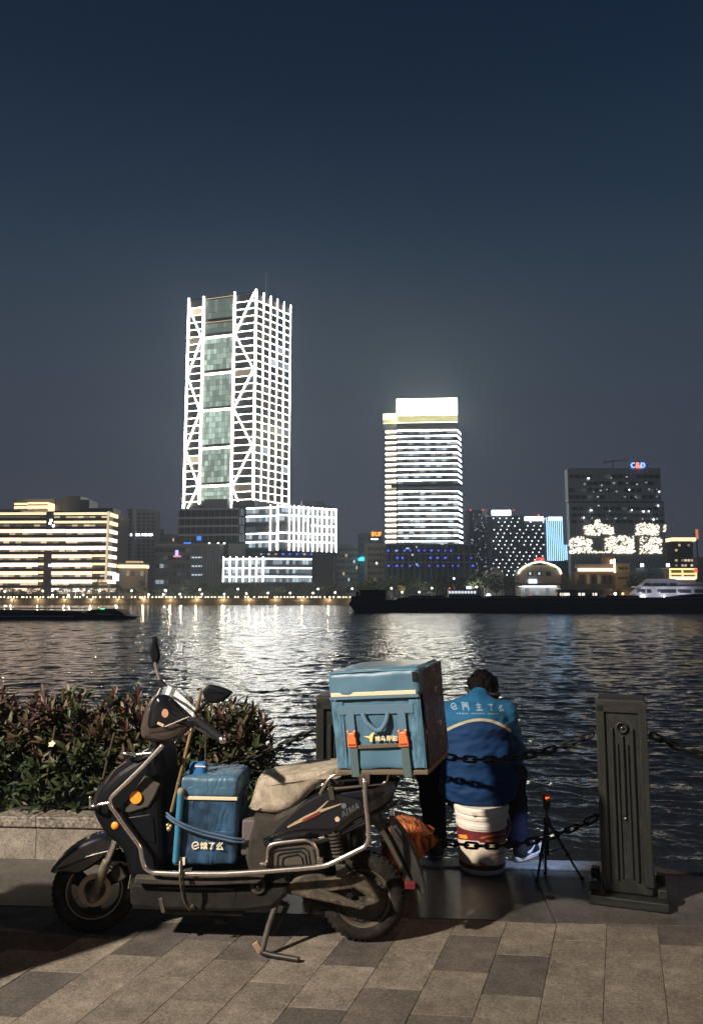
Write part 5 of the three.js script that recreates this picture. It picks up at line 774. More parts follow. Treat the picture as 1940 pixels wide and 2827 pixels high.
function gridBlock(name, label, U, rows, verts, v1, depth, rnd) { // lit white office block with fins. U: [u, depth] along the front
  const P = U.map(([u, z]) => foot(u, z)), g = thing(name, label, 'building', [P[0].x, FG, P[0].z]);
  for (let k = 0; k + 1 < U.length; k++) {
    const f = new Face(g, P[k], P[k + 1]), h = (v) => f.sh((U[k][0] + U[k + 1][0]) / 2, v)[1], W = f.W, [u0, u1] = [U[k][0], U[k + 1][0]];
    f.part('core', 0.1, W - 0.1, h(v1), h(rows[0][0] - 3), -24, -0.6, FM.dark);
    rows.forEach(([v, lit]) => {
      const n = Math.max(3, Math.round((u1 - u0) / 18));
      for (let i = 0; i < n; i++) {
        const on = lit === 1 || (lit === 2 && i > n * 0.45 && k > 0);
        if (on) f.part('ceiling_light', W * i / n + 0.12, W * (i + 1) / n - 0.12, h(v + 4), h(v + 0.6), -0.5, 0, FM.cool);
        for (let j = 0; j < 2; j++) f.part('window_pane', W * (i + j / 2) / n + 0.15, W * (i + j / 2 + 0.5) / n - 0.15, h(v + 17), h(v + 5.4), -0.5, -0.1, on ? pick(coolPanes.slice(1), rnd) : pick(coolPanes.slice(0, 2), rnd));
      }
      f.part('floor_slab', 0, W, h(v + 20.5), h(v + 17.4), -0.6, 0.3, FM.concD);
    });
    for (const [u, va, vb] of verts.filter((q) => q[0] >= u0 && q[0] <= u1)) f.px('fin_light', u - 0.9, u + 0.9, va, vb, 0.2, 1, FM.white);
  }
  return g;
}
{
  const r = rng(61), v6 = [[747, 1394, 1520], [766, 1393, 1519]];
  for (let i = 0; i < 11; i++) v6.push([798 + i * 12.9, 1394 + i * 1.2, 1520 + i * 0.5]);
  const g = gridBlock('lit_office_block', 'white lit office block with tall bright fins right below the tall tower', [[677, 590], [766, 582], [928, 606]], [[1400, 1], [1423, 1], [1448, 2], [1471, 1], [1494, 1]], v6, 1522, 582, r);
  const f = new Face(g, foot(677, 600), foot(940, 612));
  f.px('recessed_wall', 690, 925, 1522, 1652, -22, -10, M(0.07, 0.06, 0.06, 0.8)); f.px('roof_plant', 838, 900, 1378, 1398, -24, -10, FM.concD); f.px('roof_edge', 680, 920, 1392, 1398, -24, -8, FM.roof);
  for (let i = 0; i < 9; i++) f.px('lit_window', 700 + i * 20, 704 + i * 20 + 3 * r(), 1526, 1530, -10, -9.5, pick([FM.amberDim, FM.coolDim, FM.blue], r));
  const v7 = []; for (let i = 0; i < 7; i++) v7.push([617 + i * 18.2, 1537, 1606]);
  gridBlock('lit_pavilion_block', 'low white lit block of three floors in front of the tower podium', [[616, 560], [735, 556], [861, 562]], [[1541, 1], [1566, 1], [1590, 1]], v7, 1652, 556, r);
}
{ // block left of the podium
  const f = building('dark_office_block', 'dark low office block with faint window bands left of the tower podium', 428, 588, 606, 584, 30), r = rng(3);
  f.px('wall', 428, 606, 1506, 1652, -20, 0, FM.concD);
  for (let k = 0; k < 5; k++) for (let i = 0; i < 8; i++) f.px('window_pane', 430 + i * 12, 440 + i * 12, 1513 + k * 22, 1524 + k * 22, -0.2, 0.25, r() < 0.12 ? coolPanes[3] : pick(dimPanes, r));
  for (let i = 0; i < 9; i++) f.px('fin', 529 + i * 8.4, 531 + i * 8.4, 1500, 1610, 0, 0.8, FM.steel);
  for (let k = 0; k < 3; k++) f.px('ceiling_light', 528, 558, 1537 + k * 24, 1541 + k * 24, 0, 0.4, FM.coolDim);
  f.px('lit_sign', 485, 493, 1519, 1538, 0.2, 0.8, glow(0.6, 0.5, 1, 1.6)); f.px('lit_sign', 480, 500, 1534, 1538, 0.2, 0.9, glow(1, 0.3, 0.5, 1.2));
  f.px('roof_edge', 428, 606, 1501, 1507, -20, 0.5, FM.conc);
}
// ---------------------------------------------------------------- warm office building at the left
{
  const f = building('warm_office_building', 'wide office building with glowing amber floor bands at the left edge', -40, 520, 299, 516, 50), g = f.g, r = rng(29);
  const fr = new Face(g, foot(299, 516), foot(321, 532));
  f.px('core', -40, 298, 1412, 1652, -40, -0.5, FM.brown);
  fr.part('core', 0, fr.W, FG, f.sh(200, 1416)[1], -10, -0.4, M(0.3, 0.24, 0.18, 0.8));
  for (let k = 0; k < 10; k++) {
    const v = 1415 + k * 23.2, runs = k < 2 ? [[-40, 128], [150, 297]] : k < 5 ? [[-40, 60], [62, 180], [182, 297]] : [[-40, 105], [107, 121], [143, 255], [257, 296]];
    runs.forEach(([a, b], i) => {
      const yellow = k < 2 || b - a < 45, m = yellow ? FM.amber : pick([glow(1, 0.76, 0.60, 2.6), glow(1, 0.83, 0.72, 3), glow(1, 0.68, 0.48, 2.1)], r);
      f.px('ceiling_light', a, b, v, v + (yellow ? 6 : 9.5), -0.3, 0.3, m);
      const n = Math.max(1, Math.round((b - a) / 17)); for (let j = 0; j < n; j++) f.px('window_pane', a + (b - a) * j / n + 0.6, a + (b - a) * (j + 1) / n - 0.6, v + 10, v + 15, -0.3, 0.1, pick(amberPanes, r));
    });
    f.px('spandrel', -40, 298, v + 15.5, v + 22, -0.3, 0.5, FM.brown);
    fr.part('side_light', 0.5, fr.W, f.sh(300, v + 9 + 1)[1], f.sh(300, v)[1], -0.3, 0.3, k < 2 ? FM.amber : glow(1, 0.80, 0.62, 2.2));
  }
  f.px('corner_column', 294, 299, 1412, 1605, 0, 0.8, glow(1, 0.8, 0.5, 0.8));
  f.px('recess', 122, 142, 1520, 1640, 0, 0.7, M(0.1, 0.08, 0.08, 0.7)); f.px('recess', 130, 148, 1412, 1462, 0, 0.7, M(0.09, 0.08, 0.08, 0.7));
  for (const [u, v] of [[141, 1434], [138, 1442], [147, 1449], [137, 1558]]) f.px('bright_lamp', u, u + 5, v, v + 6, 0.7, 1.2, FM.cool);
  for (const [a, b, c, d] of [[38, 74, 1388, 1406], [75, 131, 1386, 1406]]) { f.px('penthouse', a, b, c, d, -12, -1, FM.amber); f.px('penthouse_band', a, b, c + 6, c + 9, -1, -0.6, FM.brown); }
  f.px('rail', -40, 130, 1404, 1410, -2, -1, FM.roof);
  f.px('roof_plant', 10, 152, 1370, 1404, -30, -14, FM.concD); f.px('roof_plant', 152, 200, 1362, 1408, -30, -14, FM.conc); f.px('roof_plant', 200, 225, 1372, 1408, -30, -14, FM.concD); f.px('roof_plant', 225, 292, 1396, 1412, -30, -14, FM.roof);
  f.px('mast', 129, 130.5, 1355, 1390, -14, -13, FM.steel);
  f.px('blue_white_sign', 313, 330, 1584, 1604, 0.5, 1.2, glow(0.6, 0.75, 1, 3));
}
{ // small lit pavilion
  const f = building('lit_pavilion', 'low pavilion with glowing amber roof edge beside the amber office building', 313, 535, 404, 538, 20);
  f.px('wall', 318, 400, 1568, 1652, -14, -2, M(0.28, 0.22, 0.17, 0.8)); f.px('roof', 312, 405, 1554, 1559, -15, 0.5, FM.roof); f.px('eave_light', 313, 405, 1559, 1567, -14, 0, FM.amber); f.px('penthouse', 345, 390, 1548, 1554, -12, -4, FM.amberDim);
  for (let i = 0; i < 6; i++) f.px('window_pane', 322 + i * 13, 331 + i * 13, 1576, 1590, -2, -1.7, amberPanes[i % 3]);
}
function flats(label, u0, u1, v0, depth, cols, rows, lit, mat, name = 'apartment_block') {
  const f = building(name, label, u0, depth, u1, depth + 2, 20), r = rng(Math.round(u0 + v0));
  f.px('wall', u0, u1, v0, 1652, -18, 0, mat);
  const cw = (u1 - u0) / cols, rh = 150 / rows;
  for (let j = 0; j < rows; j++) for (let i = 0; i < cols; i++) { const v = v0 + 8 + j * rh; if (v > 1600) continue; f.px('window_pane', u0 + i * cw + cw * 0.22, u0 + (i + 1) * cw - cw * 0.22, v, v + rh * 0.5, -0.1, 0.25, r() < lit ? pick([FM.coolDim, FM.amberDim, amberPanes[3]], r) : FM.dark); }
  f.px('parapet', u0 - 0.6, u1 + 0.6, v0 - 3, v0 + 1, -18.5, 0.6, mat); return f;
}
{
  const f = flats('tall pale apartment tower with one lit floor left of the tall tower', 351, 430, 1408, 660, 6, 14, 0.03, FM.concD);
  for (const [a, b] of [[376, 387], [392, 407], [410, 422], [351, 354], [361, 366]]) f.px('lit_window', a, b, 1474, 1479, 0.2, 0.6, FM.cool); f.px('balcony_column', 365, 374, 1406, 1600, 0, 1.5, FM.conc);
  flats('short distant apartment block right of the pale apartment tower', 431, 452, 1463, 720, 3, 10, 0.05, FM.concD); flats('stepped distant apartment block beside the dark glass block', 453, 490, 1478, 720, 5, 9, 0.05, FM.concD);
  flats('grey apartment block with scattered lit windows right of the fin block', 930, 988, 1505, 680, 8, 9, 0.12, FM.conc); flats('pale apartment block under the orange sign', 1014, 1062, 1503, 650, 6, 9, 0.04, FM.tan);
  const k = flats('dark slab block carrying the orange roof sign', 993, 1056, 1476, 700, 6, 9, 0.0, M(0.12, 0.14, 0.16, 0.7)); k.px('teal_sign', 987, 1011, 1542, 1549, 0.5, 30, FM.teal); for (let i = 0; i < 4; i++) k.px('lit_window', 1024 + i * 5, 1027 + i * 5, 1487, 1490, 0.2, 0.5, FM.cool);
  flats('hazy distant slab behind the podium on the right', 864, 930, 1520, 760, 9, 8, 0.06, FM.concD);
}
// ---------------------------------------------------------------- dotted buildings right of the second tower
{
  const f = building('dark_highrise', 'dark high rise with red roof lamps right of the second tower', 1295, 680, 1362, 680, 20), r = rng(8);
  f.px('wall', 1295, 1362, 1408, 1652, -20, 0, M(0.06, 0.07, 0.09, 0.4));
  for (let i = 0; i < 60; i++) { const u = rr(1298, 1356, r), v = rr(1412, 1580, r); f.px('lit_window', u, u + 2, v, v + 2.2, 0, 0.4, pick([FM.coolDim, coolPanes[3]], r)); }
  f.px('roof_frame', 1330, 1346, 1404, 1424, -2, 0.4, FM.conc);
  for (const u of [1296, 1330]) f.px('red_lamp', u, u + 3, 1407, 1410, 0.5, 1.2, FM.red);
  const d = building('dotted_building', 'slanted office building sown with diagonal rows of white light dots', 1357, 640, 1507, 640, 20);
  d.px('wall', 1357, 1507, 1424, 1652, -20, 0, M(0.045, 0.055, 0.07, 0.35));
  let n = 0; for (let i = 0; i < 26; i++) for (let j = 0; j < 16; j++) { const u = 1360 + i * 5.9 + (j % 2) * 2, v = 1430 + j * 10.4; if ((i + j) % 3 === 0 && u < 1504 && r() < 0.88) { const w = rr(1.6, 2.6, r); d.px('dot_light', u, u + w, v, v + w, 0.1, 0.7, glow(0.9, 0.96, 1, 4.5)); n++; } }
  d.px('roof_sign', 1356, 1408, 1409, 1423, 0.5, 2, glow(0.82, 0.92, 1, 6)); for (const u of [1404, 1416]) d.px('red_lamp', u, u + 2.6, 1407, 1410, 0.5, 1, FM.red);
  for (let i = 0; i < 7; i++) { // lettered roof sign: seven block characters
    const u = 1447 + i * 7.4; d.px('sign_letter', u, u + 5.8, 1427, 1429, 0.8, 1.4, FM.cool); d.px('sign_letter', u, u + 1.6, 1427, 1438, 0.8, 1.4, FM.cool); d.px('sign_letter', u + 4.2, u + 5.8, 1427, 1438, 0.8, 1.4, FM.cool); d.px('sign_letter', u, u + 5.8, 1432 + (i % 3), 1434 + (i % 3), 0.8, 1.4, FM.cool);
  }
  d.px('red_lamp', 1483, 1487, 1420, 1424, 0.5, 1.2, FM.red);
  const b = building('blue_striped_building', 'narrow building of upright blue white light tubes', 1507, 634, 1569, 634, 14);
  b.px('wall', 1507, 1553, 1430, 1652, -12, 0, M(0.04, 0.06, 0.1, 0.4)); b.px('wall', 1553, 1569, 1505, 1652, -12, 0, M(0.04, 0.06, 0.1, 0.4));
  for (let i = 0; i < 9; i++) b.px('light_tube', 1508 + i * 5.3, 1510 + i * 5.3, 1428, 1548, 0.1, 0.6, FM.blueW); for (let i = 0; i < 3; i++) b.px('light_tube', 1557 + i * 5, 1559 + i * 5, 1504, 1546, 0.1, 0.6, FM.blueW);
  b.px('blue_sign', 1512, 1550, 1427, 1437, 0.7, 1.2, glow(0.55, 0.75, 1, 3));
}
// ---------------------------------------------------------------- wide grey office building with the lettered roof sign
{
  const f = building('grey_office_building', 'wide grey office building with C&D roof sign and glittering lower wall', 1566, 600, 1836, 600, 30), r = rng(44);
  const wall = M(0.30, 0.33, 0.35, 0.7);
  f.px('upper_wall', 1565, 1821, 1296, 1384, -7, 1.2, wall); f.px('ledge', 1568, 1832, 1384.5, 1388, -7, 0.2, FM.dark); f.px('lower_wall', 1573, 1836, 1388.5, 1652, -7, 0.6, wall);
  for (let k = 0; k < 4; k++) for (let i = 0; i < 15; i++) f.px('window_pane', 1568 + i * 16.8, 1582 + i * 16.8, 1311 + k * 19, 1321 + k * 19, 1, 1.5, r() < 0.55 ? pick([wall, FM.glass, FM.glass], r) : pick(dimPanes, r));
  for (let k = 0; k < 3; k++) for (let i = 0; i < 15; i++) f.px('window_pane', 1577 + i * 17.2, 1591 + i * 17.2, 1400 + k * 18, 1409 + k * 18, 0.4, 0.9, pick([FM.glass, ...dimPanes], r));
  for (let i = 0; i < 40; i++) { const u = rr(1600, 1818, r), v = 1312 + Math.floor(rr(0, 6.9, r)) * 19 + rr(0, 8, r); f.px('window_light', u, u + rr(2, 5, r), v, v + 2.6, 1.5, 1.9, pick([FM.coolDim, FM.coolDim, FM.cool, coolPanes[3]], r)); }
  // glittering light net in the outline of old roofs
  const Z = (x, y) => [1440 + x / 3.19, 1230 + y / 3.19], bits = [], blobs = [[415, 610, 800, 950, 170], [540, 800, 690, 790, 150], [630, 690, 655, 700, 20], [725, 980, 790, 950, 210], [1000, 1165, 680, 790, 110], [1100, 1225, 800, 950, 110], [1165, 1200, 700, 790, 20], [1030, 1100, 790, 950, 40], [960, 985, 800, 940, 18], [610, 725, 930, 945, 14], [1240, 1262, 690, 760, 10]];
  for (const [x0, x1, y0, y1, n] of blobs) for (let i = 0; i < n * 1.25; i++) { const x = rr(x0, x1, r), t = (x - (x0 + x1) / 2) / ((x1 - x0) / 2), y = rr(y0 + (y1 - y0) * 0.25 * t * t, y1, r), [u, v] = Z(x, y), a = f.sh(u, v), w = rr(0.5, 2.2, r), h = rr(0.35, 0.7, r), p = f.P0.clone().addScaledVector(f.ex, a[0]).addScaledVector(f.n, 1.1).setY(a[1]).sub(f.g.position); bits.push(new THREE.BoxGeometry(w, h, 0.3).rotateZ(rr(-0.9, 0.9, r)).translate(p.x, p.y, p.z)); }
  add('light_net', bits, glow(1, 0.84, 0.64, 2.4), f.g).userData.kind = 'stuff';
  f.px('roof_rail', 1566, 1821, 1293, 1296, -6, 1, FM.conc);
  // roof cleaning crane
  f.px('crane_post', 1692, 1695, 1270, 1294, -4, -3, FM.conc); const arm = f.px('crane_arm', 1668, 1741, 1268, 1272, -4, -3, FM.conc); arm.rotation.z = 0.12; f.px('crane_weight', 1668, 1673, 1270, 1279, -4.2, -2.8, FM.conc);
  // letters
  const font = await new FontLoader().loadAsync('fonts/droid/droid_sans_bold.typeface.json');
  const [s0, y0] = f.sh(1737, 1292.5), size = f.sh(1737, 1278)[1] - y0, mats = [glow(0.10, 0.22, 1, 5), glow(1, 0.12, 0.06, 5), glow(0.10, 0.22, 1, 5)];
  [...'C&D'].forEach((ch, i) => { const m = add('roof_letter', new TextGeometry(ch, { font, size, depth: 0.8, curveSegments: 5 }), mats[i], f.g); m.position.copy(f.P0.clone().addScaledVector(f.ex, s0 + i * size * 0.92).addScaledVector(f.n, 1.4).setY(y0).sub(f.g.position)); m.rotation.y = f.turn; });
  f.px('sign_frame', 1736, 1776, 1292.6, 1294, 0.5, 1, FM.steel);
  const fB = new Face(f.g, f.P0, f.P0.clone().add(f.ex)); void fB;
  const og = new Face(thing('orange_sign', 'glowing orange roof sign left of the second tower', 'sign', [foot(1024, 698).x, at(1024, 1481, 698).y, -698]), at(1024, 1481, 698), at(1056, 1481, 698));
  const osz = og.sh(1024, 1468)[1] - og.sh(1024, 1480)[1];
  [...'BUF'].forEach((ch, i) => { const m = add('sign_letter', new TextGeometry(ch, { font, size: osz, depth: 0.8, curveSegments: 4 }), FM.orange, og.g); m.position.set(i * osz * 0.86, 0.2, 0); });
  og.part('sign_board', 0, osz * 2.7, at(1024, 1481, 698).y, at(1024, 1467, 698).y, -1, -0.3, FM.dark);
}
{ // buildings at the right edge and along the ferry pier
  const w = building('white_striped_building', 'small block of upright white light tubes right of the grey office building', 1824, 620, 1856, 620, 10);
  w.px('wall', 1824, 1856, 1504, 1652, -8, 0, FM.dark); for (let i = 0; i < 7; i++) w.px('light_tube', 1825 + i * 4.5, 1827 + i * 4.5, 1503, 1545 - (i % 3) * 4, 0.1, 0.6, FM.coolDim);
  const t = building('amber_crowned_tower', 'brown tower with glowing amber crown at the right edge', 1856, 600, 1916, 600, 18), r = rng(71);
  t.px('wall', 1858, 1914, 1494, 1652, -14, 0, M(0.10, 0.07, 0.055, 0.7)); t.px('crown_light', 1853, 1919, 1484, 1494, -15, 0.6, FM.amber); t.px('crown_cap', 1853, 1919, 1482, 1484, -15, 0.7, FM.roof);
  for (let k = 0; k < 5; k++) for (let i = 0; i < 6; i++) t.px('window_pane', 1862 + i * 8.6, 1868 + i * 8.6, 1502 + k * 14, 1508 + k * 14, 0, 0.3, r() < 0.4 ? pick(amberPanes.slice(2), r) : FM.dark);
  const e = building('red_lit_slab', 'dim slab at the right edge behind the cruise boat', 1920, 610, 1990, 610, 14); e.px('wall', 1928, 1990, 1538, 1652, -12, 0, FM.concD); e.px('red_sign', 1934, 1940, 1458, 1486, -10, -9, glow(1, 0.3, 0.1, 0.8)); e.px('sign_post', 1936, 1939, 1486, 1540, -10, -9, FM.dark);
  const f = building('ferry_terminal', 'ferry terminal gable outlined with lamps and topped by a red sign', 1427, 505, 1551, 505, 16);
  f.px('wall', 1432, 1548, 1572, 1652, -12, 0, M(0.5, 0.47, 0.42, 0.8)); f.px('gable', 1448, 1530, 1560, 1572, -12, 0, M(0.5, 0.47, 0.42, 0.8));
  const arch = [[1429, 1584], [1434, 1574], [1450, 1562], [1470, 1554], [1490, 1551], [1510, 1555], [1528, 1561], [1543, 1572], [1548, 1585]];
  for (let i = 0; i + 1 < arch.length; i++) { const a = f.sh(...arch[i]), b = f.sh(...arch[i + 1]), p = (q) => f.P0.clone().addScaledVector(f.ex, q[0]).addScaledVector(f.n, 0.5).setY(q[1]).sub(f.g.position), A = p(a), B = p(b), m = add('arch_light', UNIT, glow(1, 0.87, 0.55, 4), f.g); m.scale.set(1.0, A.distanceTo(B), 0.8); m.position.copy(A.clone().lerp(B, 0.5)); m.quaternion.setFromUnitVectors(V(0, 1, 0), B.sub(A).normalize()); }
  for (const u of [1456, 1481, 1506]) f.px('window', u, u + 13, 1578, 1590, 0, 0.4, FM.dark); for (const u of [1459, 1484]) f.px('lit_pane', u, u + 6, 1580, 1587, 0.4, 0.6, FM.coolDim);
  for (let i = 0; i < 4; i++) { const u = 1478 + i * 6; f.px('red_letter', u, u + 4.6, 1541, 1543, 0.4, 1, FM.red); f.px('red_letter', u + 1.6, u + 3, 1539, 1550, 0.4, 1, FM.red); f.px('red_letter', u, u + 4.6, 1547, 1549, 0.4, 1, FM.red); }
  f.px('blue_sign', 1458, 1480, 1600, 1610, 0.4, 1, glow(0.6, 0.85, 1, 3)); f.px('awning', 1430, 1550, 1612, 1617, -2, 5, M(0.3, 0.1, 0.09, 0.8)); f.px('canopy_light', 1432, 1545, 1617, 1621, -1, 4.5, glow(0.9, 0.95, 1, 2.2)); f.px('hall', 1436, 1540, 1621, 1651, -10, 1, M(0.6, 0.62, 0.62, 0.8));
  for (const [u, d] of [[1448, 0], [1476, 1], [1504, 2]]) f.px('hall_window', u, u + 10, 1624, 1642, 1, 1.3, coolPanes[2 + d % 2]);
  const l = building('brick_hall', 'long brick hall with bright amber eave left of the small tan building', 1594, 500, 1695, 500, 14);
  l.px('wall', 1597, 1694, 1577, 1652, -12, 0, M(0.26, 0.16, 0.10, 0.85)); l.px('roof', 1600, 1680, 1557, 1568, -12, -1, M(0.25, 0.2, 0.17, 0.8)); l.px('eave_light', 1594, 1696, 1569, 1577, -0.5, 1.2, glow(1, 0.82, 0.5, 3)); l.px('chimney', 1671, 1694, 1537, 1568, -8, -2, M(0.24, 0.14, 0.09, 0.85)); l.px('upright_light', 1692, 1696, 1543, 1581, 0.5, 1.4, glow(1, 0.86, 0.6, 3)); l.px('bright_lamp', 1682, 1692, 1546, 1556, 0.5, 1.4, glow(1, 0.9, 0.7, 4));
  for (let i = 0; i < 6; i++) l.px('window', 1603 + i * 15, 1612 + i * 15, 1588, 1612, 0, 0.3, pick([FM.dark, amberPanes[1], FM.dark], r));
  const n = building('tan_building', 'small tan building with two rows of windows beside the brick hall', 1696, 506, 1738, 506, 10);
  n.px('wall', 1696, 1738, 1558, 1652, -9, 0, glow(0, 0, 0, 0) && M(0.62, 0.44, 0.24, 0.85)); for (const v of [1566, 1593]) for (let i = 0; i < 3; i++) n.px('window', 1706 + i * 9, 1712 + i * 9, v, v + 6, 0, 0.3, FM.dark); n.px('cornice', 1695, 1739, 1555, 1558, -9, 0.5, FM.tan); n.px('string_course', 1695, 1739, 1581, 1583, -1, 0.4, FM.tan);
  const q = building('amber_lit_hall', 'flat roofed hall striped with amber light above the cruise boat', 1846, 510, 1922, 510, 12);
  q.px('wall', 1847, 1921, 1569, 1652, -9, 0, M(0.25, 0.18, 0.1, 0.8)); for (const v of [1569, 1582, 1592]) q.px('amber_band', 1846, 1921, v, v + 4, -0.3, 0.8, glow(1, 0.75, 0.3, 2)); for (const u of [1846, 1880, 1917]) q.px('amber_post', u, u + 4, 1569, 1598, -0.3, 0.7, glow(1, 0.75, 0.3, 1.4)); q.px('lower_glow', 1850, 1916, 1594, 1600, 0.8, 1.4, glow(1, 0.88, 0.6, 3)); q.px('red_lamp', 1912, 1920, 1570, 1580, 1, 2, FM.red);
  const g2 = building('glass_hall', 'pale glazed hall behind the trees below the grey office building', 1738, 560, 1850, 560, 10); g2.px('wall', 1738, 1850, 1568, 1652, -8, 0, M(0.25, 0.3, 0.33, 0.5)); for (let i = 0; i < 10; i++) g2.px('mullion', 1741 + i * 11, 1742.5 + i * 11, 1568, 1600, 0, 0.4, FM.conc); for (const [u, v] of [[1762, 1557], [1833, 1557]]) { g2.px('lamp_post', u + 3, u + 4.5, 1562, 1640, 3, 3.4, FM.steel); g2.px('flood_light', u, u + 8, v, v + 8, 3, 4, glow(0.85, 1, 0.95, 6)); }
  const hs = building('gabled_house', 'small white gabled house among the trees left of the ferry terminal', 1342, 520, 1392, 522, 10); hs.px('wall', 1344, 1390, 1578, 1652, -8, 0, M(0.6, 0.6, 0.6, 0.8)); { const a = hs.sh(1342, 1580), b = hs.sh(1366, 1566), c = hs.sh(1390, 1580); add('gable_roof', prism([[a[0], a[1] - FG], [c[0], c[1] - FG], [b[0], b[1] - FG]], -8, 0.3, 0), M(0.4, 0.4, 0.42, 0.8), hs.g).rotation.y = hs.turn; }
}

// ---------------------------------------------------------------- trees along the far bank
const ORD = ['first', 'second', 'third', 'fourth', 'fifth', 'sixth', 'seventh', 'eighth', 'ninth', 'tenth', 'eleventh', 'twelfth', 'thirteenth', 'fourteenth', 'fifteenth', 'sixteenth', 'seventeenth', 'eighteenth', 'nineteenth', 'twentieth', 'twenty-first', 'twenty-second', 'twenty-third', 'twenty-fourth'];
const MARKS = [[90, 'the left part of the amber office building'], [190, 'the middle of the amber office building'], [330, 'the right part of the amber office building'], [430, 'the pale apartment tower'], [525, 'the dark office block'], [615, 'the dark glass block'], [760, 'the left half of the white lit blocks'], [930, 'the right half of the white lit blocks'], [1064, 'the apartment blocks'], [1180, 'the left half of the second tower'], [1300, 'the right half of the second tower'], [1430, 'the dotted building'], [1560, 'the ferry terminal'], [1740, 'the brick hall'], [4000, 'the grey office building']];
function placeLabels(list, what) { // list of [u, thing] -> each named by its order below a landmark
  let from = -4000; for (const [to, mark] of MARKS) { const g = list.filter(([u]) => u >= from && u < to).sort((a, b) => a[0] - b[0]); g.forEach(([, o], i) => { o.userData.label = `${ORD[i] || 'last'} ${what} from the left below ${mark}`; }); from = to; }
}
{
  const tr = rng(303), leafMs = [M(0.030, 0.052, 0.022, 0.7), M(0.045, 0.065, 0.028, 0.7), M(0.028, 0.04, 0.02, 0.7)], bark = M(0.06, 0.05, 0.04, 0.9);
  const crown = (h, rad, n, seed) => { const r = rng(seed), gs = [], clumps = []; for (let i = 0; i < 14; i++) { const a = r() * 6.283, e = rr(0.25, 1, r), q = Math.sqrt(r()) * rad * (1 - 0.45 * (e - 0.4) * (e - 0.4) * 4 * 0.6); clumps.push([Math.cos(a) * q, h * (0.38 + 0.55 * e), Math.sin(a) * q, rad * rr(0.28, 0.5, r)]); }
    for (let i = 0; i < n; i++) { const c = clumps[i % 14], d = V(rr(-1, 1, r), rr(-1, 1, r), rr(-1, 1, r)).normalize().multiplyScalar(c[3] * Math.cbrt(r())), s = rr(0.35, 0.8, r), g = new THREE.PlaneGeometry(s, s * 0.6); g.rotateX(r() * 3).rotateY(r() * 6).translate(c[0] + d.x, c[1] + d.y * 0.8, c[2] + d.z); gs.push(g); } return merge(gs); };
  const kinds = [0, 1, 2, 3].map((k) => { const h = [11, 9, 13, 7][k], rad = [4.2, 4, 4.6, 3.4][k]; return { h, crown: crown(h, rad, 420, 500 + k), trunk: merge([cyl(0.12, 0.28, h * 0.6, 7, 0, h * 0.3, 0), ...[0, 1, 2, 3].map((i) => { const a = i * 1.7 + k; return bar([0, h * (0.38 + 0.06 * i), 0], [Math.cos(a) * rad * 0.5, h * (0.6 + 0.06 * i), Math.sin(a) * rad * 0.5], 0.14, 0.14); })]) }; });
  const spots = []; for (let u = -30; u < 1000; u += rr(15, 26, tr)) spots.push([u, rr(474, 500, tr), rr(0.75, 1.0, tr)]); for (let u = 1000; u < 1425; u += rr(11, 18, tr)) spots.push([u, rr(474, 505, tr), rr(1.15, 1.65, tr)]); for (let u = 1545; u < 1970; u += rr(24, 44, tr)) spots.push([u, rr(482, 492, tr), rr(0.7, 1.0, tr)]); for (let k = 0; k < 7; k++) spots.push([1745 + k * 9, rr(476, 484, tr), rr(1.2, 1.4, tr)]);
  const GR = [['dark round tree in the row along the far left promenade', 'trees along the far left promenade'], ['tall dark tree in the grove left of the ferry terminal', 'trees of the grove below the second tower'], ['dark tree behind the ferry pier at the far right', 'trees behind the ferry pier']];
  const treeList = []; for (const [u, z, s] of spots) { const k = kinds[Math.floor(tr() * 4)], p = foot(u, z), gi = u < 1000 ? 0 : u < 1425 ? 1 : 2, o = thing('tree', GR[gi][0], 'tree', [p.x, FG, p.z], tr() * 6, GR[gi][1]); o.scale.setScalar(s); add('trunk', k.trunk, bark, o); add('crown', k.crown, pick(leafMs, tr), o); treeList.push([u, o]); }
  placeLabels(treeList, 'dark tree');
  { const p = foot(1577, 486), o = thing('palm_tree', 'tall feathery palm like tree right of the ferry terminal', 'tree', [p.x, FG, p.z]); const fr = []; for (let i = 0; i < 13; i++) { const t = (i / 12 - 0.5) * 1.5, L = rr(11, 17, tr), a = tr() * 6; fr.push(leafGeo(L, 1.6, 0.2).rotateZ(t).rotateY(a * 0.2).translate(0, 3 + 2 * tr(), rr(-1, 1, tr))); } add('fronds', fr, M(0.09, 0.10, 0.05, 0.7), o); add('trunk', cyl(0.3, 0.4, 5, 8, 0, 2.5, 0), bark, o); }
  { const p = foot(1106, 474), o = thing('uplit_tree', 'yellow leaved young tree lit from below in the grove', 'tree', [p.x, FG, p.z]); add('trunk', cyl(0.1, 0.2, 5, 7, 0, 2.5, 0), bark, o); add('crown', crown(9.5, 2.6, 420, 99), M(0.30, 0.26, 0.05, 0.7), o); add('uplight_lamp', cyl(0.3, 0.3, 0.4, 10, 0.4, 0.2, 2.2), glow(1, 0.85, 0.4, 3), o); const l = new THREE.PointLight(new THREE.Color(1, 0.82, 0.35), 120, 0, 2); l.position.set(p.x + 0.4, FG + 1.2, p.z + 2.4); l.castShadow = true; l.shadow.radius = 10; scene.add(l); }
}
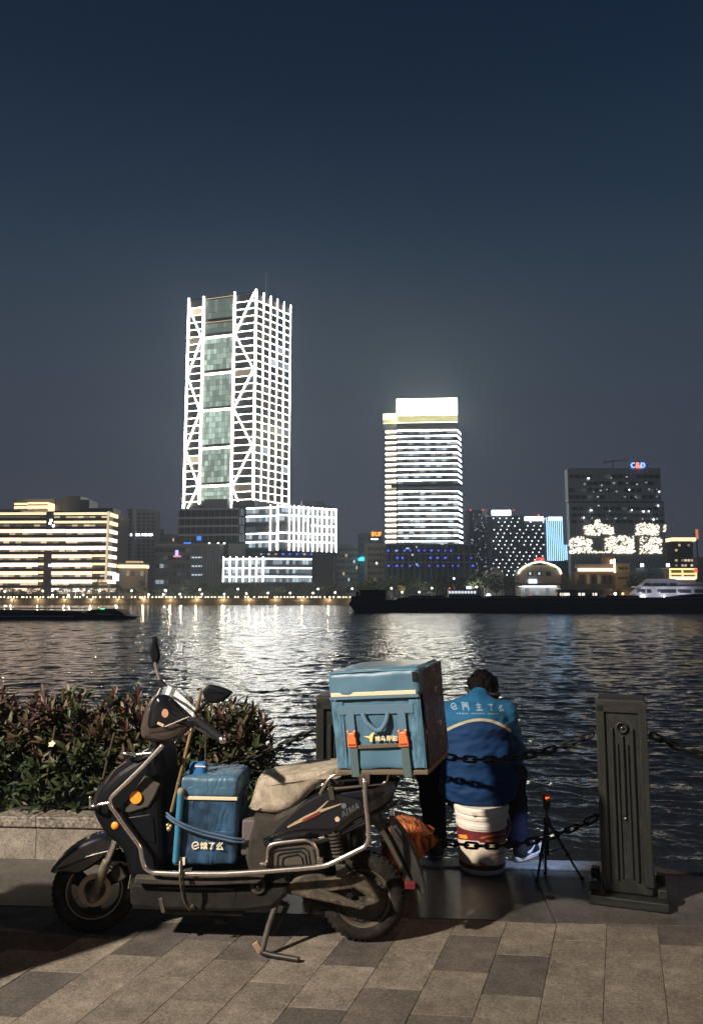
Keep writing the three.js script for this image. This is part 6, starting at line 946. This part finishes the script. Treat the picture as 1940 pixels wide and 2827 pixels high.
// ---------------------------------------------------------------- promenade lamps of the far bank
{
  const r = rng(404), globe = mergeVertices(new THREE.SphereGeometry(0.4, 10, 7)), gm = glow(1, 0.80, 0.5, 4.5), gw = glow(1, 0.95, 0.86, 8), steel = FM.steel;
  const post = merge([cyl(0.05, 0.08, 1, 6, 0, 0.5, 0)]);
  const globes = [], poles = [];
  for (let k = -29; k <= 29; k++) for (const dx of [-2.6, -0.9, 0.9, 2.9]) {
    const x = k * 8.1 + 2 + dx + rr(-0.4, 0.4, r); if (Math.abs(x) > 225 || (x > 0 && x < 110) || r() < 0.12) continue;
    const o = thing('globe_lamp', 'small warm globe lamp on the far embankment wall', 'lamp', [x, FG + 0.36, -460.5], 0, 'globe lamps along the far embankment'); add('globe', globe, gm, o).position.y = 1.0; add('stem', post, steel, o).scale.set(1, 0.65, 1); globes.push([PW / 2 + x / 460.5 * FOCAL, o]);
  }
  for (let k = -14; k <= 14; k++) { if (k > 0 && k < 7) continue; const l = new THREE.PointLight(new THREE.Color(1, 0.72, 0.38), 240, 0, 2); l.position.set(k * 16.2 + 2, FG + 0.9, -458.6); l.castShadow = true; l.shadow.radius = 20; scene.add(l); }
  const Z5 = (x, y) => [x / 3.19, 1330 + y / 3.19], Z4 = (x, y) => [450 + x / 3.19, 1330 + y / 3.19], Z6 = (x, y) => [950 + x / 3.19, 1050 + y / 3.19];
  const heads = [...[[45, 965], [380, 962], [465, 1000], [605, 998], [670, 962], [735, 998], [880, 960], [1160, 960], [1310, 993], [1440, 993], [1462, 958]].map((q) => Z5(...q)), ...[[20, 955], [150, 990], [325, 950], [345, 990], [540, 990], [660, 945], [735, 985], [925, 980], [1120, 980], [1320, 980], [1365, 945], [1515, 975]].map((q) => Z4(...q)), ...[[70, 1835], [285, 1610], [415, 1830], [510, 1865], [660, 1865], [770, 1830], [965, 1745], [1165, 1820], [1105, 1830]].map((q) => Z6(...q))];
  for (const [u, v] of heads) { const z = v < 1620 ? 470 : 465, p = at(u, v, z), o = thing('promenade_lamp', 'white lamp on a thin post along the far promenade', 'street lamp', [p.x, FG, p.z], 0, 'white lamps along the far promenade'); const h = p.y - FG; add('post', cyl(0.07, 0.1, h, 6, 0, h / 2, 0), steel, o); const hd = add('lamp_head', mergeVertices(new THREE.SphereGeometry(0.55, 10, 7)), gw, o); hd.position.y = h; poles.push([u, o]); if (poles.length % 3 === 1) { const l = new THREE.PointLight(new THREE.Color(1, 0.93, 0.78), 650, 0, 2); l.position.set(p.x, p.y, p.z - 1.2); l.castShadow = true; l.shadow.radius = 20; scene.add(l); } }
  placeLabels(globes, 'globe lamp'); placeLabels(poles, 'white promenade lamp');
}
// ---------------------------------------------------------------- vessels
{
  const hullM = M(0.035, 0.042, 0.052, 0.55), rust = M(0.05, 0.035, 0.03, 0.7);
  // long barge
  const z = 212, X = (u) => at(u, 1660, z).x, Y = (v) => at(1400, v, z).y, b = thing('barge', 'long low dark barge lying across the middle of the river', 'barge', [X(965), WATER, -z]);
  const x0 = 0, x1 = X(1990) - X(965), y = (v) => Y(v) - WATER;
  add('hull', prism([[x0 + 2, -0.8], [x1, -0.8], [x1, y(1651)], [X(1098) - X(965), y(1651)], [X(1090) - X(965), y(1656)], [x0 + 0.2, y(1656)], [x0 - 0.3, y(1668)]], -11, 0, 0.2), hullM, b);
  add('rubbing_strake', box(x1 - 14, 0.22, 0.25, x1 / 2 + 7, y(1662), 0.1), M(0.10, 0.10, 0.11, 0.6), b);
  add('deck_edge', box(x1 - 14.5, 0.3, 10.6, x1 / 2 + 7.2, y(1650.4), -5.5), M(0.35, 0.35, 0.34, 0.7), b);
  const wh = add('wheelhouse', rbox(7.5, 2.6, 6, 0.2, 6.6, y(1656) + 1.3, -5.5), M(0.03, 0.035, 0.035, 0.6), b); add('wheelhouse_roof', rbox(8.2, 0.25, 6.6, 0.1, 6.6, y(1656) + 2.75, -5.5), hullM, b); for (let i = 0; i < 5; i++) add('window', box(0.95, 0.8, 0.1, 3.9 + i * 1.35, y(1656) + 1.7, -2.47), FM.glass, b); void wh;
  for (let i = 0; i < 6; i++) add('hatch_cover', rbox(9.5, 0.55, 7, 0.1, 22 + i * 11.2, y(1650.4) + 0.35, -5.5), M(0.03, 0.035, 0.04, 0.6), b); for (let i = 0; i < 9; i++) add('mooring_post', cyl(0.12, 0.14, 0.6, 8, 17 + i * 9, y(1650.4) + 0.4, -0.7), hullM, b); add('funnel', cyl(0.4, 0.5, 2, 10, 2.2, y(1656) + 1.4, -6), hullM, b); add('mast', cyl(0.06, 0.1, 7.2, 6, 8.8, y(1656) + 5.4, -5.5), FM.steel, b); add('bulwark', box(9, 1, 0.2, 4.8, y(1656) + 0.5, -0.3), hullM, b);
  add('cargo_cover', prism([[91, y(1651) - 0.2], [x1 - 1, y(1651) - 0.2], [x1 - 1, y(1638)], [98, y(1641)], [94, y(1647)]], -9.5, -1.5, 0.3), M(0.012, 0.014, 0.016, 0.8), b);
  // low loaded boat at the left
  const zl = 142, XL = (u) => at(u, 1690, zl).x, c = thing('cargo_boat', 'dark low cargo boat with a green lamp at the left edge', 'boat', [XL(-60), WATER, -zl]), w = XL(366) - XL(-60), hy = (v) => at(200, v, zl).y - WATER;
  add('hull', prism([[0, -0.6], [w - 2.4, -0.6], [w, hy(1702)], [w - 1.5, hy(1699)], [XL(255) - XL(-60), hy(1696)], [XL(215) - XL(-60), hy(1688)], [0, hy(1683)]], -6, 0, 0.15), hullM, c);
  add('deck_rail', box(XL(215) - XL(-60), 0.16, 5.6, (XL(215) - XL(-60)) / 2, hy(1680), -3), M(0.3, 0.3, 0.31, 0.7), c); add('side_stripe', box(XL(205) - XL(-60), 0.14, 0.1, (XL(205) - XL(-60)) / 2, hy(1701), 0.06), M(0.42, 0.42, 0.42, 0.6), c);
  add('cabin', prism([[XL(226) - XL(-60), hy(1692)], [XL(345) - XL(-60), hy(1698)], [XL(318) - XL(-60), hy(1684)], [XL(290) - XL(-60), hy(1680)], [XL(240) - XL(-60), hy(1684)]], -5, -1, 0.15), rust, c);
  add('green_lamp', box(0.75, 0.18, 0.2, XL(281) - XL(-60), hy(1681), -0.5).rotateZ(0), FM.green, c); add('lamp_post', cyl(0.04, 0.05, 0.7, 6, XL(282) - XL(-60), hy(1686), -0.5), hullM, c);
  // river bus
  const zr = 420, XR = (u) => at(u, 1640, zr).x, p = thing('river_bus', 'small passenger boat with a row of lit windows moored at the far bank', 'boat', [XR(1207), WATER, -zr]), ry = (v) => at(1260, v, zr).y - WATER, rw = XR(1322) - XR(1207);
  add('hull', prism([[1, -0.5], [rw - 1, -0.5], [rw, ry(1645)], [0, ry(1643)], [-1.5, ry(1640)]], -5, 0, 0.1), M(0.2, 0.08, 0.06, 0.6), p); add('cabin', rbox(rw * 0.7, ry(1626) - ry(1644), 4, 0.2, rw * 0.62, (ry(1626) + ry(1644)) / 2, -2.4), M(0.5, 0.45, 0.42, 0.7), p);
  for (let i = 0; i < 9; i++) add('window', box(1.25, 1.35, 0.1, rw * 0.3 + i * 1.75, ry(1635), -0.35), glow(0.85, 0.93, 1, 1.1), p); add('red_lamp', sph(0.45, XR(1242) - XR(1207), ry(1624), -2), FM.red, p); add('white_sign', box(3, 1.4, 0.3, XR(1296) - XR(1207), ry(1622), -2), glow(0.55, 0.65, 1, 4), p); add('lamp_mast', cyl(0.05, 0.05, 2, 6, XR(1242) - XR(1207), ry(1626), -2), FM.steel, p);
  // cruise boat
  const zc = 430, XC = (u) => at(u, 1640, zc).x, q = thing('cruise_boat', 'white multi deck cruise boat moored at the right edge', 'boat', [XC(1735), WATER, -zc]), cy = (v) => at(1850, v, zc).y - WATER, cx = (u) => XC(u) - XC(1735), wm = M(0.72, 0.68, 0.72, 0.5), Zx = (x) => cx(1440 + x / 3.19), Zy = (yy) => cy(1230 + yy / 3.19);
  add('hull', prism([[Zx(930), Zy(1345)], [Zx(985), -0.4], [Zx(1900), -0.4], [Zx(1900), Zy(1305)], [Zx(1085), Zy(1305)], [Zx(985), Zy(1320)]], -9, 0, 0.15), wm, q);
  add('main_deck', prism([[Zx(985), Zy(1315)], [Zx(1900), Zy(1315)], [Zx(1900), Zy(1245)], [Zx(1060), Zy(1245)], [Zx(1010), Zy(1285)]], -8.5, -0.4, 0.15), wm, q); add('deck_roof', prism([[Zx(1005), Zy(1250)], [Zx(1900), Zy(1250)], [Zx(1900), Zy(1238)], [Zx(1020), Zy(1238)]], -9, 0.2, 0.1), wm, q);
  add('upper_deck', prism([[Zx(1065), Zy(1240)], [Zx(1900), Zy(1240)], [Zx(1900), Zy(1195)], [Zx(1420), Zy(1205)], [Zx(1300), Zy(1185)], [Zx(1130), Zy(1190)], [Zx(1085), Zy(1215)]], -8, -1, 0.15), M(0.5, 0.47, 0.5, 0.5), q); add('sun_roof', prism([[Zx(1110), Zy(1190)], [Zx(1420), Zy(1195)], [Zx(1350), Zy(1172)], [Zx(1150), Zy(1172)]], -8, -0.8, 0.1), wm, q);
  for (const [a, e2] of [[1020, 1090], [1100, 1140], [1195, 1360], [1375, 1490], [1520, 1640]]) add('window', box(Zx(e2) - Zx(a), Zy(1266) - Zy(1298), 0.15, (Zx(a) + Zx(e2)) / 2, (Zy(1266) + Zy(1298)) / 2, -0.36), M(0.05, 0.055, 0.07, 0.2), q);
  for (const a of [1075, 1150, 1215, 1300]) add('upper_window', box(Zx(60) - Zx(0), 1.4, 0.12, Zx(a + 40), Zy(1222), -0.95), M(0.06, 0.065, 0.08, 0.2), q);
  for (const a of [1075, 1243, 1413]) add('deck_lamp', sph(0.55, Zx(a), Zy(1328), 0.4, 10), glow(0.75, 0.85, 1, 6), q); for (const a of [1075, 1243, 1413]) { const l = new THREE.PointLight(new THREE.Color(0.85, 0.88, 1), 70, 0, 2); l.position.set(XC(1735) + Zx(a), WATER + Zy(1300), -zc + 5); l.castShadow = true; l.shadow.radius = 20; scene.add(l); } add('bow_lamp', box(2.2, 1.6, 0.3, Zx(1058), Zy(1326), 0.4), glow(0.75, 0.85, 1, 3), q);
  // pontoon with a lit bus shelter row
  const s = thing('pier_pontoon', 'dark ferry pontoon with canopy and lit doorways right of the terminal', 'pier', [XC(1430), WATER, -440]), sx = (u) => at(u, 1640, 440).x - XC(1430), sy = (v) => at(1600, v, 440).y - WATER;
  add('deck', box(sx(1730) - sx(1425), sy(1651) + 0.4, 7, (sx(1730) + sx(1425)) / 2, sy(1651) / 2 - 0.2, -4), FM.concD, s); add('canopy', prism([[sx(1545), sy(1615)], [sx(1580), sy(1618)], [sx(1690), sy(1625)], [sx(1690), sy(1630)], [sx(1545), sy(1622)]], -7, 0, 0.1), M(0.25, 0.25, 0.24, 0.7), s);
  for (const u of [1550, 1595, 1640, 1686]) add('canopy_post', box(0.4, sy(1622) - sy(1651), 0.4, sx(u), (sy(1622) + sy(1651)) / 2, -0.5), FM.dark, s); add('waiting_room', box(sx(1672) - sx(1542), 5, 4, (sx(1672) + sx(1542)) / 2, sy(1651) + 2.5, -5.5), FM.dark, s);
  for (const [a, e2] of [[1549, 1558], [1560, 1576], [1598, 1607], [1610, 1618], [1640, 1652]]) add('lit_door', box(sx(e2) - sx(a), 1.8, 0.2, (sx(a) + sx(e2)) / 2, sy(1641), -3.4), glow(1, 0.9, 0.75, 1.4), s);
  for (const [u, v, m] of [[1348, 1645, FM.cool], [1462, 1647, FM.red], [1525, 1648, glow(1, 0.75, 0.7, 4)], [1697, 1639, FM.warmw], [1718, 1639, FM.yellow]]) { const lp = at(u, v, 437), o = thing('pier_lamp', { 1348: 'large white lamp at the water beside the river bus', 1462: 'red lamp low in front of the ferry terminal', 1525: 'pinkish white lamp low in front of the ferry terminal', 1697: 'white lamp on the pontoon left of the cruise boat', 1718: 'yellow lamp on the pontoon beside the cruise boat' }[u], 'lamp', [lp.x, WATER + 0.9, lp.z]); add('bulb', sph(u === 1348 ? 1.3 : 0.8, 0, lp.y - WATER - 0.9, 0, 10), m, o); add('post', cyl(0.1, 0.1, lp.y - WATER, 6, 0, (lp.y - WATER) / 2 - 0.9, 0), FM.steel, o); }
}

// hazy night air over the river
scene.fog = new THREE.FogExp2(new THREE.Color(0.74, 0.86, 1.0), 0.00042);
renderer.render(scene, camera);
